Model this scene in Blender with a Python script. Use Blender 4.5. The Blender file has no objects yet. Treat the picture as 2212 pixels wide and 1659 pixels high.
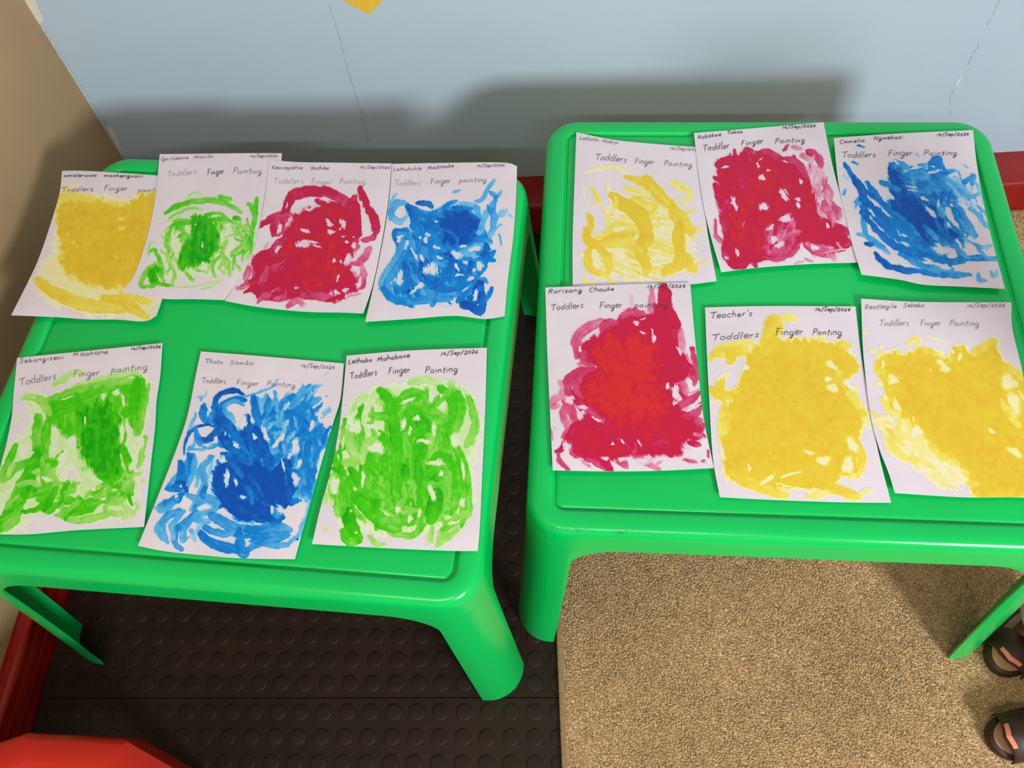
import bpy, bmesh, math, random
import numpy as np
from mathutils import Vector, Matrix, Euler
random.seed(7); rng = np.random.default_rng(7)
col = bpy.context.scene.collection
sc = bpy.context.scene

# ------------------------------------------------------------------ camera
F_PX, ROT, CAM = 1868.48, (0.5150365, 0.0563148, -0.01598278), (0.0, 0.0, 1.5257)
cd = bpy.data.cameras.new('camera'); cd.sensor_width = 36; cd.lens = 36*F_PX/2212
cd.clip_start = 0.02
cam = bpy.data.objects.new('camera', cd); cam.location = CAM; cam.rotation_euler = ROT
col.objects.link(cam); sc.camera = cam
TOP = 0.47            # height of both table tops
WALL_Y, WALL_X = 1.34, -0.883
YAW = -.044           # the left wall is not quite square to the back wall

# ------------------------------------------------------------------ light
w = bpy.data.worlds.new('room_light'); sc.world = w; w.use_nodes = True
w.node_tree.nodes['Background'].inputs[0].default_value = (1.0, .83, .74, 1)
w.node_tree.nodes['Background'].inputs[1].default_value = 0.46
def area(name, loc, target, sx, sy, power, colour):
    l = bpy.data.lights.new(name, 'AREA'); l.shape = 'RECTANGLE'; l.size = sx; l.size_y = sy
    l.energy = power; l.color = colour
    o = bpy.data.objects.new(name, l); o.location = loc
    o.rotation_euler = (Vector(target)-Vector(loc)).to_track_quat('-Z', 'Y').to_euler()
    col.objects.link(o); return o
area('window_light', (1.75, -2.1, 1.95), (0, 1.1, .5), .6, .6, 110, (.86, .94, 1.0))
area('ceiling_light', (-.35, -1.15, 2.45), (-.2, .6, .4), 1.7, .05, 17, (1, .97, .93))
sc.view_settings.view_transform = 'Standard'; sc.view_settings.look = 'None'
sc.view_settings.exposure = 0.0; sc.view_settings.gamma = 1
sc.view_settings.use_curve_mapping = False

# ------------------------------------------------------------------ helpers
RM = np.array(Euler(ROT, 'XYZ').to_matrix())
def un(px, z):
    """photo pixel(s) -> world point(s) on the horizontal plane at height z"""
    px = np.atleast_2d(np.asarray(px, float)); z = np.broadcast_to(z, px.shape[:1])
    d = np.c_[(px[:, 0]-1106)/F_PX, -(px[:, 1]-829.5)/F_PX, -np.ones(len(px))] @ RM.T
    t = (z-CAM[2])/d[:, 2]
    return np.array(CAM)+d*t[:, None]
def unwall(px, y=WALL_Y):
    px = np.atleast_2d(np.asarray(px, float))
    d = np.c_[(px[:, 0]-1106)/F_PX, -(px[:, 1]-829.5)/F_PX, -np.ones(len(px))] @ RM.T
    t = (y-CAM[1])/d[:, 1]
    return np.array(CAM)+d*t[:, None]

def srgb(h):
    h = h.lstrip('#'); c = [int(h[i:i+2], 16)/255 for i in (0, 2, 4)]
    return tuple((x/12.92 if x <= .04045 else ((x+.055)/1.055)**2.4) for x in c)+(1,)

def mat(name, colour, rough=.5, noise=None, bump=None, spec=.5, coat=0, sss=0):
    """principled material; noise=(scale, second colour, detail), bump=(scale, strength, distance)"""
    m = bpy.data.materials.new(name); m.use_nodes = True; nt = m.node_tree; N = nt.nodes; L = nt.links
    b = N['Principled BSDF']; b.inputs['Base Color'].default_value = srgb(colour)
    b.inputs['Roughness'].default_value = rough; b.inputs['Specular IOR Level'].default_value = spec
    b.inputs['Coat Weight'].default_value = coat
    tc = N.new('ShaderNodeTexCoord')
    if sss:
        b.inputs['Subsurface Weight'].default_value = sss; b.inputs['Subsurface Scale'].default_value = .01
    if noise:
        n = N.new('ShaderNodeTexNoise'); n.inputs['Scale'].default_value = noise[0]
        n.inputs['Detail'].default_value = noise[2] if len(noise) > 2 else 4
        L.new(tc.outputs['Object'], n.inputs['Vector'])
        r = N.new('ShaderNodeValToRGB'); r.color_ramp.elements[0].position = .35; r.color_ramp.elements[1].position = .65
        r.color_ramp.elements[0].color = srgb(colour); r.color_ramp.elements[1].color = srgb(noise[1])
        L.new(n.outputs['Fac'], r.inputs['Fac']); L.new(r.outputs['Color'], b.inputs['Base Color'])
    if bump:
        n2 = N.new('ShaderNodeTexNoise'); n2.inputs['Scale'].default_value = bump[0]; n2.inputs['Detail'].default_value = 3
        L.new(tc.outputs['Object'], n2.inputs['Vector'])
        bp = N.new('ShaderNodeBump'); bp.inputs['Strength'].default_value = bump[1]; bp.inputs['Distance'].default_value = bump[2]
        L.new(n2.outputs['Fac'], bp.inputs['Height']); L.new(bp.outputs['Normal'], b.inputs['Normal'])
    return m

def link(name, me, material, parent=None, smooth=True, loc=None):
    if material: me.materials.append(material)
    if smooth: me.polygons.foreach_set('use_smooth', [True]*len(me.polygons))
    o = bpy.data.objects.new(name, me); col.objects.link(o)
    if parent: o.parent = parent
    if loc is not None: o.location = loc
    return o
def mesh_of(verts, faces):
    me = bpy.data.meshes.new('m'); me.from_pydata([tuple(map(float, v)) for v in verts], [], faces); me.update(); return me
def np_mesh(V, Q):
    """fast mesh from numpy verts (n,3) and quads (m,4)"""
    me = bpy.data.meshes.new('m'); V = np.asarray(V, np.float32); Q = np.asarray(Q, np.int32)
    k = Q.shape[1]
    me.vertices.add(len(V)); me.vertices.foreach_set('co', V.ravel())
    me.loops.add(Q.size); me.loops.foreach_set('vertex_index', Q.ravel())
    me.polygons.add(len(Q)); me.polygons.foreach_set('loop_start', np.arange(0, Q.size, k, dtype=np.int32))
    me.update(calc_edges=True); return me
def empty(name, loc, rz=0):
    o = bpy.data.objects.new(name, None); col.objects.link(o); o.location = loc; o.rotation_euler = (0, 0, rz)
    o.empty_display_size = .05; return o
def tag(o, label=None, cat=None, group=None, kind=None):
    for k, v in (('label', label), ('category', cat), ('group', group), ('kind', kind)):
        if v: o[k] = v
    return o
def bm_to(bm):
    me = bpy.data.meshes.new('m'); bm.normal_update(); bm.to_mesh(me); bm.free(); return me
def box_mesh(x0, x1, y0, y1, z0, z1, bev=0, seg=2):
    bm = bmesh.new(); bmesh.ops.create_cube(bm, size=1)
    for v in bm.verts:
        v.co = Vector(((x0+x1)/2+v.co.x*(x1-x0), (y0+y1)/2+v.co.y*(y1-y0), (z0+z1)/2+v.co.z*(z1-z0)))
    if bev: bmesh.ops.bevel(bm, geom=bm.edges[:], offset=bev, segments=seg, affect='EDGES', profile=.5)
    return bm_to(bm)
def smooth_line(p, n=6):
    """Catmull-Rom through the points"""
    p = np.asarray(p, float)
    if len(p) < 3: return p
    q = np.vstack([2*p[0]-p[1], p, 2*p[-1]-p[-2]]); out = []
    t = np.linspace(0, 1, n, endpoint=False)[:, None]
    for i in range(1, len(q)-2):
        a, b, c, d = q[i-1], q[i], q[i+1], q[i+2]
        out.append(.5*((2*b)+(-a+c)*t+(2*a-5*b+4*c-d)*t*t+(-a+3*b-3*c+d)*t**3))
    return np.vstack(out+[p[-1:]])

# ------------------------------------------------------------------ the setting
m_rubber = mat('black_rubber', '#22150e', .48, noise=(5, '#2f2017'), bump=(500, .12, .0005), spec=.3)
m_wallb = mat('pale_blue_wall_paint', '#b0c4d4', .5, noise=(1.1, '#bccfdb', 6), bump=(60, .10, .002), spec=.3)
m_walll = mat('tan_wall_paint', '#b89a72', .6, noise=(2.0, '#ae906a', 6), bump=(70, .10, .002), spec=.25)
m_redwall = mat('red_gloss_paint', '#a31d12', .35, noise=(9, '#8c150d', 5), bump=(18, .3, .004))
m_redleft = mat('red_gloss_paint_streaked', '#b01a10', .3, noise=(5, '#6e0a06', 6), bump=(12, .4, .004))
_nt = m_redleft.node_tree; _mp = _nt.nodes.new('ShaderNodeMapping'); _mp.inputs['Scale'].default_value = (.6, 22, 22)
_tc = next(n for n in _nt.nodes if n.type == 'TEX_COORD')
for n in [n for n in _nt.nodes if n.type == 'TEX_NOISE']: _nt.links.new(_mp.outputs[0], n.inputs['Vector'])
_nt.links.new(_tc.outputs['Object'], _mp.inputs['Vector'])
m_plaster = mat('bare_white_plaster', '#e8e0d2', .8, noise=(200, '#d8cfc0'))
m_crackd = mat('crack_grey', '#8d989c', .9, noise=(120, '#b4bcbc'))  # mottled grey for the thin wall cracks
m_carpet = mat('tan_carpet', '#b8966c', .95, noise=(45, '#9a7d54', 8), spec=.1)

floor = link('floor', box_mesh(-1.2, 1.9, -1.6, WALL_Y+.1, -.05, -.004), mat('floor_screed', '#1c1713', .9, noise=(20, '#241d18')), smooth=False)
tag(floor, kind='structure')
wall_back = link('wall_back', box_mesh(-1.0, 1.9, WALL_Y, WALL_Y+.1, -.05, 2.5), m_wallb, smooth=False); tag(wall_back, kind='structure')
wall_left = link('wall_left', box_mesh(-.1, 0, -3.0, .02, -.05, 2.5), m_walll, smooth=False, loc=(WALL_X, WALL_Y, 0)); wall_left.rotation_euler.z = YAW; tag(wall_left, kind='structure')
def ledge(name, m, L, depth, h, loc, rz):
    """painted curb running along the foot of a wall: rounded front edge, slightly uneven"""
    n = 60; prof = [(-.01, h), (depth*.4, h), (depth-.010, h-.0005), (depth-.004, h-.002), (depth-.001, h-.006), (depth, h-.012), (depth+.001, h*.4), (depth+.002, .0), (depth+.002, -.01)]
    V = []; Fc = []; k = len(prof)
    for i in range(n+1):
        for d, z in prof: V.append((L*i/n, -(d+.0014*math.sin(i*1.7+z*40)), z+.0008*math.sin(i*.9)))
    for i in range(n):
        for j in range(k-1): a = i*k+j; Fc.append((a, a+1, a+1+k, a+k))
    o = link(name, mesh_of(V, Fc), m, loc=loc); o.rotation_euler.z = rz; return tag(o, kind='structure')
ledge('baseboard_back', m_redwall, 2.8, .088, .09, (WALL_X, WALL_Y, 0), 0)
o = ledge('baseboard_left', m_redleft, 2.9, .026, .09, (WALL_X, WALL_Y, 0), YAW-math.pi/2)
o.scale.y = -1
# rubber tiles with raised studs; the 300 studs that show largest are sub-parts of their tiles
PITCH, SR, GA = .0396, .0135, -.0245
GC, GS = math.cos(GA), math.sin(GA)
def stud_mesh():
    bm = bmesh.new(); V = []
    rings = [(SR, -.0005), (SR*.985, .0009), (SR*.955, .0014), (SR*.90, .00155), (SR*.45, .0016)]
    n = 24; L = []
    for r, z in rings:
        L.append([bm.verts.new((r*math.cos(2*math.pi*i/n), r*math.sin(2*math.pi*i/n), z)) for i in range(n)])
    for a, b in zip(L, L[1:]):
        for i in range(n): bm.faces.new((a[i], a[(i+1) % n], b[(i+1) % n], b[i]))
    bm.faces.new(L[-1]); me = bm_to(bm); me.materials.append(m_rubber)
    me.polygons.foreach_set('use_smooth', [True]*len(me.polygons)); return me
SM = stud_mesh()
def pix(p):
    q = (np.atleast_2d(p)-np.array(CAM)) @ RM
    return np.c_[1106+F_PX*q[:, 0]/-q[:, 2], 829.5-F_PX*q[:, 1]/-q[:, 2]]
NT = 25; TS = PITCH*NT+.003
tiles = {}
GX, GY = -.1610, .2610        # a point on the joint that runs across in front of the left table's right foot
def g2w(a, b): return GX+a*GC-b*GS, GY+a*GS+b*GC
for i in (-1, 0):
    for j in (-2, -1, 0, 1):
        a0, b0 = -PITCH*21.5+TS*i+PITCH*0, TS*j
        a0 = TS*i+PITCH*6.5; a1, b1 = a0+TS, b0+TS
        a1 = min(a1, .36+GX*0)
        if a1-a0 < .05: continue
        V0 = box_mesh(a0+.0008, a1-.0008, b0+.0008, b1-.0008, -.004, 0)
        o = link('rubber_tile', V0, m_rubber, floor, smooth=False); o.location = (GX, GY, 0); o.rotation_euler.z = GA
        tiles[(i, j, a0, b0)] = o
vis, rest = [], []
for (i, j, a0, b0), o in tiles.items():
    for a in range(NT):
        for b in range(NT):
            A_, B_ = a0+PITCH*(a+.5)+.0015, b0+PITCH*(b+.5)+.004*(j == 0)
            x, y = g2w(A_, B_)
            if x < WALL_X+.0 or y > WALL_Y-.11 or x > .02 or x < WALL_X-.01+.044*(y-WALL_Y)+.06: continue
            u, v = pix((x, y, 0))[0]
            d = math.dist((x, y, 0), CAM)
            inside = -30 < u < 2240 and 1150 < v < 1700 or (1050 < u < 1220 and 500 < v < 1300)
            (vis if inside else rest).append((d, A_, B_, o, x, y))
vis.sort(key=lambda t: t[0]); rest += vis[300:]; vis = vis[:300]
for d, x, y, o, wx_, wy_ in vis:
    s = bpy.data.objects.new('stud', SM); col.objects.link(s); s.parent = o; s.location = (x, y, 0)
sv = np.array([v.co for v in SM.vertices]); sf = [tuple(p.vertices) for p in SM.polygons]
V, Fc = [], []
for d, a_, b_, o, x, y in rest:
    if d > 2.1: continue
    k = len(V); V += [(a+x, b+y, c) for a, b, c in sv]; Fc += [tuple(q+k for q in f) for f in sf]
tag(link('far_studs', mesh_of(V, Fc), m_rubber, floor), kind='stuff')

# peeled paint and cracks on the back wall
def wall_poly(name, px, m, proud=.0006):
    P = unwall(px); n = len(P); V = [(p[0], WALL_Y+.001, p[2]) for p in P]+[(p[0], WALL_Y-proud, p[2]) for p in P]
    Fc = [tuple(range(n, 2*n))]+[(i, (i+1) % n, n+(i+1) % n, n+i) for i in range(n)]
    return link(name, mesh_of(V, Fc), m, wall_back, smooth=False)
for p in ([(47, -14), (74, -14), (78, 4), (83, 20), (88, 28), (94, 41), (90, 47), (86, 53), (78, 42), (63, 20)],
          [(233, 274), (239, 274), (244, 284), (250, 292), (255, 306), (262, 326), (254, 314), (244, 297)],
          [(111, 88), (115, 90), (118, 99), (116, 102)], [(90, 60), (94, 64), (95, 69), (91, 66)], [(146, 148), (152, 151), (151, 154)],
          [(181, 200), (185, 204), (184, 207)], [(201, 216), (206, 221), (204, 223)], [(127, 120), (131, 124), (129, 126)],
          [(2078, 163), (2075, 174), (2070, 182), (2064, 188), (2066, 178), (2070, 171)], [(1995, 134), (1997, 136), (1995, 140), (1993, 137)],
          [(746, 123), (749, 126), (751, 134), (749, 136)], [(776, 228), (779, 231), (779, 236), (777, 234)], [(712, -6), (720, -6), (721, 1), (713, 1)]):
    wall_poly('paint_chip', p, m_plaster)
def wall_crack(px, wpx):
    p = smooth_line(px, 4); n = len(p); Wd = wpx*(.5+.6*np.abs(np.sin(np.arange(n)*1.9+1)))
    d = np.gradient(p, axis=0); d /= np.linalg.norm(d, axis=1)[:, None]; nrm = np.c_[-d[:, 1], d[:, 0]]
    A = unwall(p+nrm*Wd[:, None]/2); B = unwall(p-nrm*Wd[:, None]/2); V = []
    for a, b in zip(A, B): V += [(a[0], WALL_Y-.0003, a[2]), (b[0], WALL_Y-.0003, b[2])]
    link('crack', mesh_of(V, [(2*i, 2*i+1, 2*i+3, 2*i+2) for i in range(n-1)]), m_crackd, wall_back, smooth=False)
wall_crack([(712, 6), (714, 22), (722, 42), (727, 62), (735, 88), (741, 110), (748, 135), (751, 150), (757, 170), (766, 196), (772, 218), (778, 236), (786, 262), (792, 285), (795, 305)], 1.6)
wall_crack([(2161, -3), (2153, 11), (2149, 22), (2145, 33)], 1.6); wall_crack([(2143, 38), (2137, 45), (2133, 55)], 1.3)
wall_crack([(2113, 94), (2112, 102), (2107, 109), (2101, 117)], 1.6); wall_crack([(2100, 121), (2095, 131), (2090, 142)], 1.2)
wall_crack([(2063, 190), (2057, 200), (2053, 212), (2051, 222)], 1.3); wall_crack([(2058, 236), (2053, 246), (2049, 254)], 1.2)
wall_crack([(60, 0), (110, 82), (160, 162), (205, 232), (234, 280)], 1.2)

# yellow card on the wall, mostly above the frame
P = unwall([(797, 30), (742, 0), (826, 0)])
e1 = P[1]-P[0]; e2 = P[2]-P[0]; e1 /= np.linalg.norm(e1); e2 /= np.linalg.norm(e2)
c = P[0]; S = .13
card = [c, c+e1*S*.55, c+e1*S*.6+e2*S*.1, c+e1*S+e2*S, c+e2*S*.62+e1*S*.12, c+e2*S*.55]
V = [(p[0], WALL_Y-.0012, p[2]) for p in card]+[(p[0], WALL_Y-.0002, p[2]) for p in card]; n = len(card)
o = link('wall_cutout', mesh_of(V, [tuple(range(n)), tuple(range(2*n-1, n-1, -1))]+[(i, (i+1) % n, n+(i+1) % n, n+i) for i in range(n)]),
         mat('yellow_card', '#f0c33c', .7, noise=(80, '#e8ba34')), smooth=False)
tag(o, 'pointed yellow card cutout stuck on the pale blue wall', 'wall decoration')

# ------------------------------------------------------------------ carpet
rug = empty('carpet', (.55, .2, 0)); tag(rug, 'tan short-pile carpet laid over the black studded floor', 'carpet')
def local(o, parent):
    o.parent = parent; o.matrix_parent_inverse = Matrix.Translation(-Vector(parent.location)); return o
RX0, RX1, RY0, RY1, RH = .004, 1.4, -.6, 1.249, .007
b = link('backing', box_mesh(RX0, RX1, RY0, RY1, .0015, RH, .002), m_carpet); local(b, rug)
b = link('edge_binding', box_mesh(RX0-.007, RX0+.004, RY0, RY1, .0014, RH+.0015, .002), mat('carpet_edge', '#a8875f', .95, noise=(300, '#8f7150'))); local(b, rug)
g = .0036
xs, ys = np.meshgrid(np.arange(RX0+.004, RX1-.003, g), np.arange(RY0+.003, RY1-.003, g))
xs = xs.ravel(); ys = ys.ravel(); n = len(xs)
xs = xs+rng.uniform(-.4, .4, n)*g; ys = ys+rng.uniform(-.4, .4, n)*g
lean = np.c_[rng.normal(0, .9, n)+.5*np.sin(xs*19+ys*7), rng.normal(0, .9, n)+.5*np.cos(ys*17-xs*9)]*.0016
h = rng.uniform(.0020, .0036, n); a0 = rng.uniform(0, 6.28, n)
B = []
for k in range(3):
    B.append(np.c_[xs+.0024*np.cos(a0+k*2.094), ys+.0024*np.sin(a0+k*2.094), np.full(n, RH-.0003)])
T = np.c_[xs+lean[:, 0], ys+lean[:, 1], RH+h]
V = np.stack(B+[T], 1).reshape(-1, 3); i = np.arange(n)*4
Q = np.concatenate([np.c_[i, i+1, i+3], np.c_[i+1, i+2, i+3], np.c_[i+2, i, i+3]])
m_pile = mat('tan_carpet_pile', '#c0a274', .9, spec=.15)
me = np_mesh(V, Q)
at = me.attributes.new('shade', 'FLOAT', 'POINT'); at.data.foreach_set('value', np.repeat(rng.random(n), 4).astype(np.float32))
nt = m_pile.node_tree; A = nt.nodes.new('ShaderNodeAttribute'); A.attribute_name = 'shade'
R_ = nt.nodes.new('ShaderNodeValToRGB'); nt.links.new(A.outputs['Fac'], R_.inputs['Fac'])
R_.color_ramp.elements[0].color = srgb('#b08c64'); R_.color_ramp.elements[1].color = srgb('#e6c69a')
nt.links.new(R_.outputs['Color'], nt.nodes['Principled BSDF'].inputs['Base Color'])
o = link('pile', me, m_pile, smooth=False); local(o, rug); tag(o, kind='stuff')

# ------------------------------------------------------------------ moulded plastic tables
def plastic(name, c, c2):
    return mat(name, c, .2, noise=(3, c2, 3), bump=(900, .06, .0004), spec=.45)
m_green = plastic('green_plastic', '#00c85c', '#02c057')
def rrect(hw, hd, r, n_side=40, n_c=10):
    """closed outline of a rounded rectangle: points, outward normals and distance to the nearest corner measured along the side"""
    out = []
    cs = [(hw-r, hd-r, 0), (-hw+r, hd-r, 90), (-hw+r, -hd+r, 180), (hw-r, -hd+r, 270)]
    for k, (cx, cy, a) in enumerate(cs):
        for i in range(n_c+1):
            t = math.radians(a+90*i/n_c); out.append((cx+r*math.cos(t), cy+r*math.sin(t), math.cos(t), math.sin(t), k, 0.0))
        nx, ny, na = cs[(k+1) % 4]; t0 = math.radians(a+90)
        p0 = (cx+r*math.cos(t0), cy+r*math.sin(t0)); p1 = (nx+r*math.cos(t0), ny+r*math.sin(t0)); Ls = math.dist(p0, p1)
        for i in range(1, n_side):
            s = .5-.5*math.cos(math.pi*i/n_side); s = .35*s+.65*(i/n_side); s = i/n_side
            d = s*Ls; kk = k if s < .5 else (k+1) % 4
            out.append((p0[0]+(p1[0]-p0[0])*s, p0[1]+(p1[1]-p0[1])*s, math.cos(t0), math.sin(t0), kk, min(d, Ls-d)))
    return out
def moulded_table(name, label, cat, loc, rz, W, D, H, mp, apron=.052, rim=.036, r=.055, foot=.006, arch=(.0, .006, .055), splay=(.030, .026), recess=.003, feet=(0, 0)):
    """one moulded table: tabletop (rim, recessed panel, apron) and four corner legs with flared feet"""
    root = empty(name, loc, rz); tag(root, label, cat)
    hw, hd = W/2-.008, D/2-.008
    O = rrect(hw, hd, r); n = len(O)
    def ring(inset, z, rr=None):
        """outline inset by a distance; small radius for the recess"""
        if rr is None: return [(x-nx*inset, y-ny*inset, z) for x, y, nx, ny, k, d in O]
        P2 = rrect(hw-inset, hd-inset, rr); return [(q[0], q[1], z) for q in P2]
    rings = []
    gi = rim-.002
    rings += [ring(gi+.06, H-recess, .012), ring(gi+.009, H-recess, .012), ring(gi+.005, H-recess-.0006, .012), ring(gi+.0025, H-recess-.0030, .013), ring(gi+.0008, H-recess-.0026, .015), ring(gi-.001, H-.0012, .018),
              ring(gi-.004, H+.0000, .022), ring(gi-.008, H+.0004, .027), ring(.020, H+.0005), ring(.0135, H-.0002), ring(.008, H-.0020), ring(.0038, H-.0055), ring(.0012, H-.0105), ring(0, H-.016)]
    zs = [H-.026, H-.036, H-.045, H-apron]
    for z in zs: rings.append(ring(-(H-.016-z)*.09, z))
    V = [p for R_ in rings for p in R_]; Fc = []
    for a in range(len(rings)-1):
        for i in range(n):
            j = (i+1) % n; Fc.append((a*n+i, a*n+j, (a+1)*n+j, (a+1)*n+i))
    # inner sheet of the shell
    th = .0035; base = len(V); outer_last = (len(rings)-1)*n
    inn = [ring(th-(H-.016-z)*.09, z) for z in (H-apron, H-.03)]+[ring(.012, H-.010), ring(.05, H-.012)]
    for R_ in inn: V += R_
    for i in range(n): j = (i+1) % n; Fc.append((outer_last+i, outer_last+j, base+j, base+i))
    for a in range(len(inn)-1):
        for i in range(n): j = (i+1) % n; Fc.append((base+a*n+i, base+a*n+j, base+(a+1)*n+j, base+(a+1)*n+i))
    Fc.append(tuple(range(n))); Fc.append(tuple(base+(len(inn)-1)*n+i for i in range(n-1, -1, -1)))
    me = mesh_of(V, Fc); me.validate()
    bm = bmesh.new(); bm.from_mesh(me); bmesh.ops.recalc_face_normals(bm, faces=bm.faces[:]); me = bm_to(bm)
    o = link('tabletop', me, mp, root); o.data.set_sharp_from_angle(angle=math.radians(50))
    # legs
    za = H-apron; dl, du, ha = arch     # width along the side of the straight leg at the floor / at the arch, and arch height
    for k in range(4):
        sx = 1 if k in (0, 3) else -1; sy = 1 if k in (0, 1) else -1
        # columns around this corner: distance along perimeter from the corner arc's middle
        cx, cy = sx*(hw-r), sy*(hd-r); a0 = {0: 0, 1: 90, 2: 180, 3: 270}[k]
        def width(z):
            """length of leg along the side beyond the corner arc at height z"""
            t = (za-z)/za
            if z > za-ha:
                q = (za-z)/ha; return du+(.075-du)*(1-math.sqrt(max(0, 1-(1-q)**2)))
            q = (za-ha-z)/(za-ha); return du+(foot-du)*q
        zl = [za-ha*(1-math.cos(math.pi/2*i/10)) for i in range(11)]+[(za-ha)*(1-i/9) for i in range(1, 10)]+[0]
        zl = sorted(set(round(z, 5) for z in zl), reverse=True); zl[-1] = feet[0 if sx < 0 else 1]
        V = []; nc = 9; ns = 6; m = 2*ns+nc
        for sheet in (0, 1):
            for z in zl:
                w_ = width(z); q = (za-z)/za; off = (H-.016-za)*.09-sheet*th
                spx, spy = sx*splay[0]*q**1.2, sy*splay[1]*q**1.2
                rr = r-.012*q
                for s in range(m):
                    if s < ns: d = w_*(1-s/ns); t = math.radians(a0); px, py = cx+(r)*math.cos(t), cy+(r)*math.sin(t); tx, ty = math.cos(t-math.pi/2), math.sin(t-math.pi/2); x, y = px+tx*d, py+ty*d; nx, ny = math.cos(t), math.sin(t)
                    elif s < ns+nc: t = math.radians(a0+90*(s-ns)/(nc-1)); nx, ny = math.cos(t), math.sin(t); x, y = cx+r*nx, cy+r*ny
                    else: d = w_*(s-ns-nc+1)/ns; t = math.radians(a0+90); tx, ty = math.cos(t+math.pi/2), math.sin(t+math.pi/2); nx, ny = math.cos(t), math.sin(t); x, y = cx+r*nx+tx*d, cy+r*ny+ty*d
                    V.append((x+nx*off+spx, y+ny*off+spy, z))
        R1 = len(zl); Fc = []
        for a in range(R1-1):
            for s in range(m-1):
                p = a*m+s; Fc.append((p, p+1, p+1+m, p+m)); p2 = p+R1*m; Fc.append((p2, p2+m, p2+1+m, p2+1))
            for s in (0, m-1): p = a*m+s; Fc.append((p, p+m, p+m+R1*m, p+R1*m))
        for s in range(m-1): p = (R1-1)*m+s; Fc.append((p, p+1, p+1+R1*m, p+R1*m))
        bm = bmesh.new(); bm.from_mesh(mesh_of(V, Fc)); bmesh.ops.remove_doubles(bm, verts=bm.verts[:], dist=1e-5); bmesh.ops.recalc_face_normals(bm, faces=bm.faces[:])
        o = link('leg', bm_to(bm), mp, root)
        try: o.data.set_sharp_from_angle(angle=math.radians(50))
        except Exception: pass
    return root
eL, nL = np.array([.9936, -.1132]), np.array([.1132, .9936])
eR, nR = np.array([.9972, -.0748]), np.array([.0748, .9972])
cL = eL*-.4965+nL*.632; cR = eR*.294+nR*.7445
moulded_table('play_table', 'green plastic children\'s table on black rubber floor, seven paintings on it', 'table', (cL[0], cL[1], .002), -math.atan2(.1132, .9936), .752, .742, TOP-.002, m_green)
moulded_table('play_table', 'green plastic children\'s table standing half on tan carpet, six paintings on it', 'table', (cR[0], cR[1], .002), -math.atan2(.0748, .9972), .735, .752, TOP-.002, m_green, feet=(0, .0075))

# fine scratches worn into the front edge of the right table
def scratches(table, spots):
    V, Fc = [], []
    for (x0, x1, y0, slope, nn) in spots:
        for q in range(nn):
            x = random.uniform(x0, x1); y = y0+(x-x0)*slope+random.gauss(0, 2.2); a = random.uniform(-1.2, 1.2)+math.pi/2; L = random.uniform(2, 6)
            d = np.array([math.cos(a), math.sin(a)])*L/2; m = np.array([-d[1], d[0]])/L*.9
            P4 = un([(x, y)-d-m*.3, (x, y)-d+m*.3, (x, y)+d+m, (x, y)+d-m], TOP-.0008); k = len(V); V += [tuple(p) for p in P4]; Fc.append((k, k+1, k+2, k+3))
    o = link('scratches', mesh_of(V, Fc), mat('worn_plastic', '#0c7a3c', .7, noise=(300, '#5fae7c')), smooth=False)
    bpy.context.view_layer.update(); o.parent = table; o.matrix_parent_inverse = table.matrix_world.inverted(); tag(o, kind='stuff')
scratches(bpy.data.objects['play_table.001'], [(1188, 1292, 1141, .05, 34), (1335, 1356, 1151, 0, 16), (1360, 1420, 1150, .03, 8)])

# ------------------------------------------------------------------ papers, paint and handwriting
Z0 = TOP+.0016
def noise2(shape, cell, seed):
    """smooth value noise on a raster"""
    r = np.random.default_rng(seed); h, w_ = shape; gh, gw = int(h/cell)+3, int(w_/cell)+3
    G = r.random((gh, gw)); y = np.arange(h)/cell; x = np.arange(w_)/cell
    yi, xi = y.astype(int), x.astype(int); fy, fx = y-yi, x-xi; fy = fy*fy*(3-2*fy); fx = fx*fx*(3-2*fx)
    a = G[yi][:, xi]*(1-fx)+G[yi][:, xi+1]*fx; b = G[yi+1][:, xi]*(1-fx)+G[yi+1][:, xi+1]*fx
    return a*(1-fy)[:, None]+b*fy[:, None]
_H = np.random.default_rng(99).random((512, 512))
def vn(u, v, seed=0):
    """value noise at arbitrary coordinates"""
    u = u+seed*37.3; v = v+seed*11.9; ui, vi = np.floor(u).astype(int), np.floor(v).astype(int); fu, fv = u-ui, v-vi; fu = fu*fu*(3-2*fu); fv = fv*fv*(3-2*fv)
    g = lambda a, b: _H[a % 512, b % 512]
    return (g(ui, vi)*(1-fu)+g(ui+1, vi)*fu)*(1-fv)+(g(ui, vi+1)*(1-fu)+g(ui+1, vi+1)*fu)*fv
def sstep(a, b, x): t = np.clip((x-a)/(b-a), 0, 1); return t*t*(3-2*t)
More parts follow.
